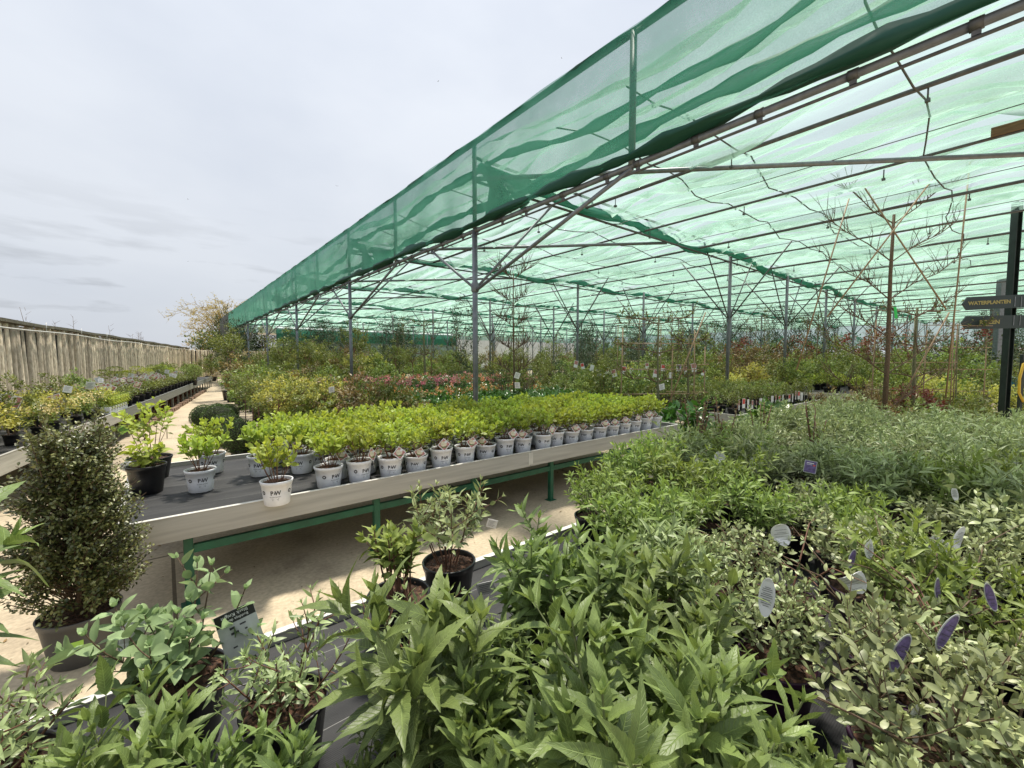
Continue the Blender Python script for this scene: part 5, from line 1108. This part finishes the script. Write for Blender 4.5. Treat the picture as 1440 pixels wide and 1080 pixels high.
x, y, z = at3(1252, 432, 7.3); b = MB(); b.add([(0, 0, 0), (.05, 0, -.01), (.09, .01, -.19), (.05, .02, -.2), (0, .004, 0), (.05, .004, -.01), (.09, .014, -.19), (.05, .024, -.2)], [(0, 1, 2, 3), (7, 6, 5, 4), (0, 4, 5, 1), (1, 5, 6, 2), (2, 6, 7, 3), (3, 7, 4, 0)]); o = obj('marker_ribbon', b.mesh('marker_ribbon', M['tie_green']), None, (x, y, z), facing); tag(o, 'bright green ribbon hanging on the big fan-trained tree', 'ribbon')
# cloud of bare saplings in the field
rng = random.Random(33); SAP = []
for k in range(3):
    t = thing('bare_sapling', 'x', 'sapling'); PROTOS.append(t); b = MB(); b.tube([(0, 0, .0), (.02, 0, 1.2), (0, .02, 2.6+.3*k)], [.018, .014, .005], 5); lv = Leaves()
    for m_ in range(26):
        z = rng.uniform(.8, 2.5+.3*k); a = rng.uniform(0, 6.28); l = rng.uniform(.2, .55); q = Vector((l*.7*math.cos(a), l*.7*math.sin(a), z+l*.7)); b.tube([(0, 0, z), q*.5+Vector((0, 0, z*.5+.02)), q], [.006, .004, .0015], 3, 0, False)
        for w in range(9): lv.add(Vector((0, 0, z)).lerp(q, rng.random()), rdir(rng), rdir(rng), .05, .028, .1, rng.random())
    obj('trunk', b.mesh('trunk', M['bark']), t); obj('leaves', lv.mesh('leaves', T_DIA, M['L_olive' if k else 'L_redbrown'], rng), t); SAP.append(t)
n = 0
for i in range(96):
    if i >= 62: x, y = rng.uniform(13, 40), rng.uniform(3, 22)
    elif i < 26: x, y = rng.uniform(5, 32), rng.uniform(13, 27)
    elif i < 44: x, y = rng.uniform(2.5, 12), rng.uniform(18, 38)
    else: x, y = rng.uniform(13, 32), rng.uniform(5.5, 13)
    place(SAP[i % 3], (x, y, 0), rng.uniform(0, 6), rng.uniform(.75, 1.25), 'thin sparsely leaved sapling rising above the shrubs under the canopy', 'thin saplings under the canopy')

# pink and white tags row
TAGS = []
for k, mm in enumerate(['pinkish', 'card_red', 'white_card', 'card_purple', 'pinkish']):
    TAGS.append(card('label', [(-.05, 0), (.05, 0), (.05, .16), (-.05, .16)], [M['white_card'], M[mm]], [([(-.042, .07), (.042, .07), (.042, .152), (-.042, .152)], 1)]))
CLIMB = bed_proto('climbing_plant', M['L_gloss'], 321, .13, .85, .1, 420, .05, .026, clumps=40, cl=.06)
for i in range(17):
    px = 808+i*11.2; Z = 12.3-.12*i; x, y = at(px, Z); place(CLIMB, (x, y, .25), i*.9, (1, 1, 1.0), 'dark climber carrying a picture tag, %s from the left in the tagged line' % ORD[i], 'tagged climbers behind the espaliers')
    x, y = at(px+1, Z-.25); o = obj('plant_label', TAGS[i % 5], None, (x, y, 1.22+rng.uniform(-.12, .16)), toward_cam(x, y)+rng.uniform(-.6, .6)); o.scale = (rng.uniform(.9, 1.4),)*3; o.rotation_euler.y = rng.uniform(-.3, .3); tag(o, 'picture tag on the %s climber of the tagged line' % ORD[i], 'plant label', 'picture tags on the climbers')
for i, (px, py, Z, lab) in enumerate([(726, 532, 6.9, 'white square label, upper of two at the right end of the glossy bed'), (728, 546, 6.8, 'white square label, lower of two at the right end of the glossy bed'), (932, 548, 6.9, 'white crumpled label hanging on the ladder-like espalier'), (1192, 530, 14, 'white label on the green bed right of centre'), (466, 552, 6.4, 'white label hung on the trees left of the bronze bed'), (378, 565, 6.6, 'white label low among the standard tree stems')]):
    x, y, z = at3(px, py, Z); o = obj('plant_label', wsq, None, (x, y, z), toward_cam(x, y)+.3); o.scale = (Z*.2,)*3; o.rotation_euler = (.15, .35*math.sin(i*2.2+1), toward_cam(x, y)+.5*math.cos(i*3)); tag(o, lab, 'plant label')
# tags on the second bench
for i in range(22):
    px = 985+i*7.6; x = 7.95+i*.19; y = 3.32; o = obj('plant_label', TAGS[i % 3], None, (x, y, .66+rng.uniform(0, .05)), rng.uniform(-.4, .4)); o.scale = (.8, 1, rng.uniform(.9, 1.3)); tag(o, 'picture tag at the front edge of the tagged pots bench, %s from the left' % ORD[i], 'plant label', 'tags along the second bench')

# planks of low trays for raised beds
def tray(x0, x1, y0, y1, z, lab):
    b = MB(); b.box(x0, x1, y0, y1, z-.05, z, 0, .004)
    for (a, c) in ((x0+.1, y0+.1), (x1-.1, y0+.1), (x0+.1, y1-.1), (x1-.1, y1-.1)): b.box(a-.03, a+.03, c-.03, c+.03, 0, z-.051)
    tag(obj('low_staging', b.mesh('low_staging', M['greywood'])), lab, 'staging')
tray(3.1, 7.6, 7.9, 9.3, .36, 'low staging beneath the orange azaleas'); tray(3.4, 9.7, 9.9, 12.6, .45, 'low staging beneath the pink azaleas'); tray(8.1, 12.1, 12.7, 14.2, .2, 'low staging beneath the dark hedge block')
tray(12.6, 16.5, 8.6, 11.6, .25, 'low staging beneath the tagged climbers')

# ------------------------------------------------------------------ sign post and columns
x, y = at(1415, 8.4)
t = thing('sign_post', 'dark steel column at the right carrying two green pointer boards', 'sign', (x, y, 0), facing)
b = MB(); b.box(-.05, -.04, -.06, .06, 0, 4.62); b.box(.04, .05, -.06, .06, 0, 4.62); b.box(-.04, .04, -.006, .006, 0, 4.62); obj('column', b.mesh('column', M['dark_steel']), t)
def board(z, w0, w1, txt, tx, size, rise):
    b = MB(); h = .125; out = [(w0, 0), (w0+.09, -h), (w1, -h), (w1, h), (w0+.09, h)]; n = 5
    b.add([(px, -.115, z+q+(px-w0)*rise) for px, q in out]+[(px, -.09, z+q+(px-w0)*rise) for px, q in out], [tuple(range(5))[::1], tuple(range(9, 4, -1))]+[(i, i+5, (i+1) % 5+5, (i+1) % 5) for i in range(5)])
    o = obj('pointer_board', b.mesh('pointer_board', M['sign_green']), t)
    me = text_mesh('lettering', txt, size, M['gold'], .004, 1.12); me.transform(Matrix.Translation((tx, -.118, z+(tx-w0)*rise)) @ Matrix.Rotation(-math.atan(rise), 4, 'Y') @ Matrix.Rotation(rad(90), 4, 'X')); obj('lettering', me, o)
    cl = MB(); cl.box(-.068, -.053, -.122, .1, z-.1+.05, z+.14, 0); cl.box(.053, .068, -.122, .1, z-.1+.05, z+.14, 0); obj('bracket', cl.mesh('bracket', M['galv']), o)
board(2.66, -1.06, .5, 'WATERPLANTEN', -.545, .094, .05); board(2.30, -1.06, .5, 'ROZEN', -.52, .105, .02)
for i, (px, Z, lab) in enumerate([(1400, 15.5, 'grey steel column, first behind the sign column'), (1391, 24, 'grey steel column, second behind the sign column'), (1384, 34, 'grey steel column, furthest behind the sign')]):
    x, y = at(px, Z); tag(obj('steel_column', MB().box(-.09, .09, -.09, .09, 0, 4.75, 0, .01).mesh('steel_column', M['galv']), None, (x, y, 0), facing), lab, 'column', 'steel columns behind the sign')
# yellow hose hung on a stand at the right edge
x, y = at(1437, 8.9); t = thing('hose_stand', 'yellow garden hose looped on a post at the right edge', 'hose', (x, y, 0), facing)
obj('stake', MB().box(-.03, .03, -.03, .03, 0, 1.7, 0, .005).mesh('stake', M['dark_steel']), t)
obj('hose', MB().tube([(.05, -.06, 1.55), (-.05, -.06, 1.5), (-.11, -.06, 1.2), (-.10, -.06, .9), (.0, -.06, .72), (.16, -.06, .74), (.3, -.06, .9), (.34, -.06, 1.2), (.2, -.06, 1.5), (.05, -.05, 1.56)], .022, 8).mesh('hose', M['hose']), t)
x, y = at(1436, 10.5); tag(obj('rain_barrel', MB().lathe([(0, 0), (.3, 0), (.36, .4), (.3, .85), (.27, .86), (0, .8)], 24).mesh('rain_barrel', plain('teal_plastic', (.01, .10, .14), .4)), None, (x, y, .3)), 'dark teal barrel half hidden at the right edge', 'barrel')
bed(['hedge', 'olive'], 'the pots by the right edge', ADJ, 13.4, 16.5, -.9, .1, .8, .6, 0, (.6, .8), .1, seed=41)

# dark-pink flowering bush on the floor beyond the hydrangea bench
gp = PR['gloss'][0]; place(gp, (6.35, 2.75, 0), 1.0, 1.25, 'dark leafy bush on the floor directly at the end of the hydrangea bench', 'bushes between the benches'); place(PR['gloss'][0], (6.75, 2.35, 0), 2.0, 2.0, 'dark glossy bush on the floor right of the hydrangea bench end', 'bushes between the benches'); place(PR['gloss'][1], (6.4, 3.5, 0), 2.0, 1.9, 'dark glossy bush just beyond the hydrangea bench corner', 'bushes between the benches')

# ------------------------------------------------------------------ greenhouses and background
def greenhouse(label, x0, x1, y0, y1, gut, ridge, curtain=True, bays=8, wallm=None):
    t = thing('greenhouse', label, 'greenhouse', (x0, y0, 0)); W = x1-x0; D = y1-y0
    poly = plain('milky_roof_sheet', (.80, .81, .80), .4, 0, .08, 3)
    for k in range(bays):
        a, b_ = W*k/bays, W*(k+1)/bays; b = MB(); m = (a+b_)/2
        b.add([(a, 0, gut), (b_, 0, gut), (b_, D*.5, ridge), (a, D*.5, ridge), (a, D, gut), (b_, D, gut)], [(0, 1, 2, 3), (3, 2, 5, 4)]); obj('roof_sheet', b.mesh('roof_sheet', poly), t)
        b = MB(); b.box(a-.03, a+.03, -.06, -.0, 0, gut+.05); b.tube([(a, -.02, gut+.04), (a, D*.5, ridge+.04)], .03, 4); obj('frame_post', b.mesh('frame_post', M['galv']), t)
        gl = MB(); gl.box(a+.04, b_-.04, .01, .03, .5, gut-(1.1 if curtain else .1)); obj('pane', gl.mesh('pane', wallm or plain('glass_wall', (.20, .26, .24), .15, 0, .4, 2)), t)
    if curtain: b = MB(); b.box(.0, W, -.1, -.07, gut-1.1, gut-.03); obj('green_curtain', b.mesh('green_curtain', plain('green_screen', (.012, .13, .075), .7, 0, .3, 2, stretch=(6, 1, 1))), t)
    b = MB(); b.box(0, W, -.08, .0, gut-.02, gut+.1); b.box(0, W, 0, .2, 0, .5); obj('gutter', b.mesh('gutter', M['galv']), t)
    return t
greenhouse('long greenhouse with a milky sloping roof and green curtain beyond the canopy', 8, 27, 43.5, 54, 4.3, 6.4)
greenhouse('white glasshouse further right beyond the canopy end', 28.5, 58, 46, 60, 4.6, 6.6, False, 10, plain('white_wall_panel', (.62, .64, .63), .5, 0, .15, 2))
# dark conifers behind the left end
def tree(name, label, cat, x, y, H, rx, m, seed, n=2600, L=.3, trunk=.18, group=None, cz=.6, bark='bark', W=.5, clumps=90, cl=.55, thin=False):
    rng = random.Random(seed); t = thing(name, label, cat, (x, y, 0), 0, group); tr = MB(); tr.tube([(0, 0, 0), (.1, 0, H*.35), (0, .1, H*.75)], [trunk, trunk*.7, trunk*.25], 7)
    for k in range(9):
        a = rng.uniform(0, 6.28); z = H*rng.uniform(.25, .6); tr.tube([(0, 0, z), (rx*.4*math.cos(a), rx*.4*math.sin(a), z+H*.14), (rx*.8*math.cos(a), rx*.8*math.sin(a), z+H*.24)], [trunk*.4, trunk*.22, trunk*.06], 4)
    obj('trunk', tr.mesh('trunk', M[bark]), t); lv = bush(rng, ellip(rx, rx, H*(1-cz)*1.15, H*cz, .18, seed), n, L, L*W, clumps, cl); obj('crown', lv.mesh('crown', T_DIA, m, rng), t); return t
for i, (x, y, H, rx, mm) in enumerate([(3.5, 47.5, 4.0, 1.8, 'L_olive'), (5.8, 47.0, 4.4, 1.6, 'L_conif'), (6.5, 50, 4.6, 2.0, 'L_hedgefar'), (10, 62, 7, 3.4, 'L_hedgefar'), (20, 64, 6, 3.4, 'L_hedgefar')]):
    tree('background_tree', ['olive tree just beyond the canopy corner', 'dark conifer beside the greenhouse end', 'dark dense tree behind the greenhouse end', 'tall dark tree behind the greenhouse roof', 'dark tree behind the middle of the greenhouse'][i], 'tree', x, y, H, rx, M[mm], 400+i, 1800, .28, .14)
# golden willow, thin and see-through
rng = random.Random(90); x, y = at(322, 41.0); t = thing('willow_tree', 'wispy golden half-bare willow rising behind the canopy corner', 'tree', (x, y, 0)); b = MB(); lv = Leaves()
b.tube([(0, 0, 0), (.1, 0, 2.2), (-.1, .1, 3.6)], [.26, .2, .14], 7)
for k in range(80):
    a = rng.uniform(0, 6.28); r = rng.uniform(.8, 4.3); top = rng.uniform(4.4, 7.3)-r*.12
    pts = [Vector((0, 0, rng.uniform(2.2, 3.6))), Vector((r*.35*math.cos(a), r*.35*math.sin(a), top*.82)), Vector((r*.8*math.cos(a+.1), r*.8*math.sin(a+.1), top)), Vector((r*1.1*math.cos(a+.15), r*1.1*math.sin(a+.15), top-.7*rng.random()))]
    b.tube(pts, [.05, .03, .016, .006], 4, 0, False)
    for w in range(12):
        s = rng.uniform(.8, 3); i = min(2, int(s)); p = pts[i].lerp(pts[i+1], s-i); d = (Vector((math.cos(a), math.sin(a), .5))+rdir(rng)*1.1).normalized(); l = rng.uniform(.4, 1.0); b.tube([p, p+d*l*.5, p+d*l+Vector((0, 0, -.15))], [.012, .008, .003], 3, 0, False)
        for m_ in range(7): lv.add(p+d*l*rng.random()+rdir(rng)*.05, rdir(rng)+Vector((0, 0, -.4)), rdir(rng), .15, .05, .2, rng.random())
obj('trunk', b.mesh('trunk', plain('golden_bark', (.34, .25, .12), .8, 0, .3, 3)), t); obj('crown', lv.mesh('crown', T_DIA, M['L_gold'], rng), t)
x, y = at(286, 37.5); tree('golden_shrub', 'orange-gold shrub peeping over the fence corner', 'shrub', x, y, 4.0, 1.5, M['L_gold'], 501, 1100, .16, .08, clumps=60, cl=.4)
for i, (px, Z, lab) in enumerate([(295, 30.5, 'flat umbrella-shaped tree in front of the fence corner'), (318, 29, 'dark umbrella-shaped tree beside the canopy corner')]):
    x, y = at(px, Z); t = tree('umbrella_tree', lab, 'small tree', x, y, 3.0, 1.05, M['L_olive' if i else 'L_box'], 510+i, 1500, .10, .06, cz=.9, clumps=60, cl=.16)
# far hedge and roofs at the right
rng = random.Random(95)
for i in range(16):
    y = -6+i*3.3; tree('hedge_tree', 'dark clipped evergreen in the boundary row beyond the far canopy edge', 'tree', 47.6+rng.uniform(-.4, .4), y, 3.7+rng.uniform(-.3, .5), 2.1, M['L_hedgefar'], 600+i, 700, .32, .1, 'dark boundary evergreens', .55, clumps=50, cl=.6)
# dark climbers mass along the right
for i, (px, Z, h) in enumerate([(1395, 17, 2.4), (1372, 19, 2.5), (1350, 22, 2.6), (1436, 13, 2.1), (1325, 24, 2.6)]):
    x, y = at(px, Z); tree('evergreen_shrub', 'tall dark evergreen shrub behind the sign, %s from the camera' % ['second', 'third', 'fourth', 'first', 'fifth'][i], 'shrub', x, y, h, 1.0, M['L_hedgefar'], 700+i, 1500, .12, .05, 'tall dark shrubs behind the sign', .55, clumps=70, cl=.25)
# small birds in the sky
for i, (px, py) in enumerate([(620, 130), (480, 268), (275, 286), (271, 370), (787, 100)]):
    X, Y = at(px, 45); z = EYE+(505-py)/F_PX*45; b = MB(); s = .30
    b.add([(-.09, 0, 0), (0, -.03, .02), (.12, 0, .0), (0, .03, -.015)], [(0, 1, 2), (0, 2, 3), (0, 3, 1), (1, 3, 2)]); b.add([(-.02, 0, .0), (.05, 0, 0), (.0, s, .09), (-.05, s*.6, .07)], [(0, 1, 2, 3)]); b.add([(-.02, 0, .0), (.05, 0, 0), (.0, -s, .07), (-.05, -s*.6, .06)], [(3, 2, 1, 0)])
    o = obj('bird', b.mesh('bird', M['galv_dark']), None, (X, Y, z), i*1.3); o.scale = (.55,)*3; tag(o, ['tiny bird high in the sky left of the canopy edge', 'tiny bird in the open sky, mid height', 'tiny bird above the cloud bank at left', 'lowest tiny bird, by the cloud bank at left', 'tiny bird close above the canopy top edge'][i], 'bird', 'birds in the sky')
hide_unused()
print('objects', len(bpy.data.objects))
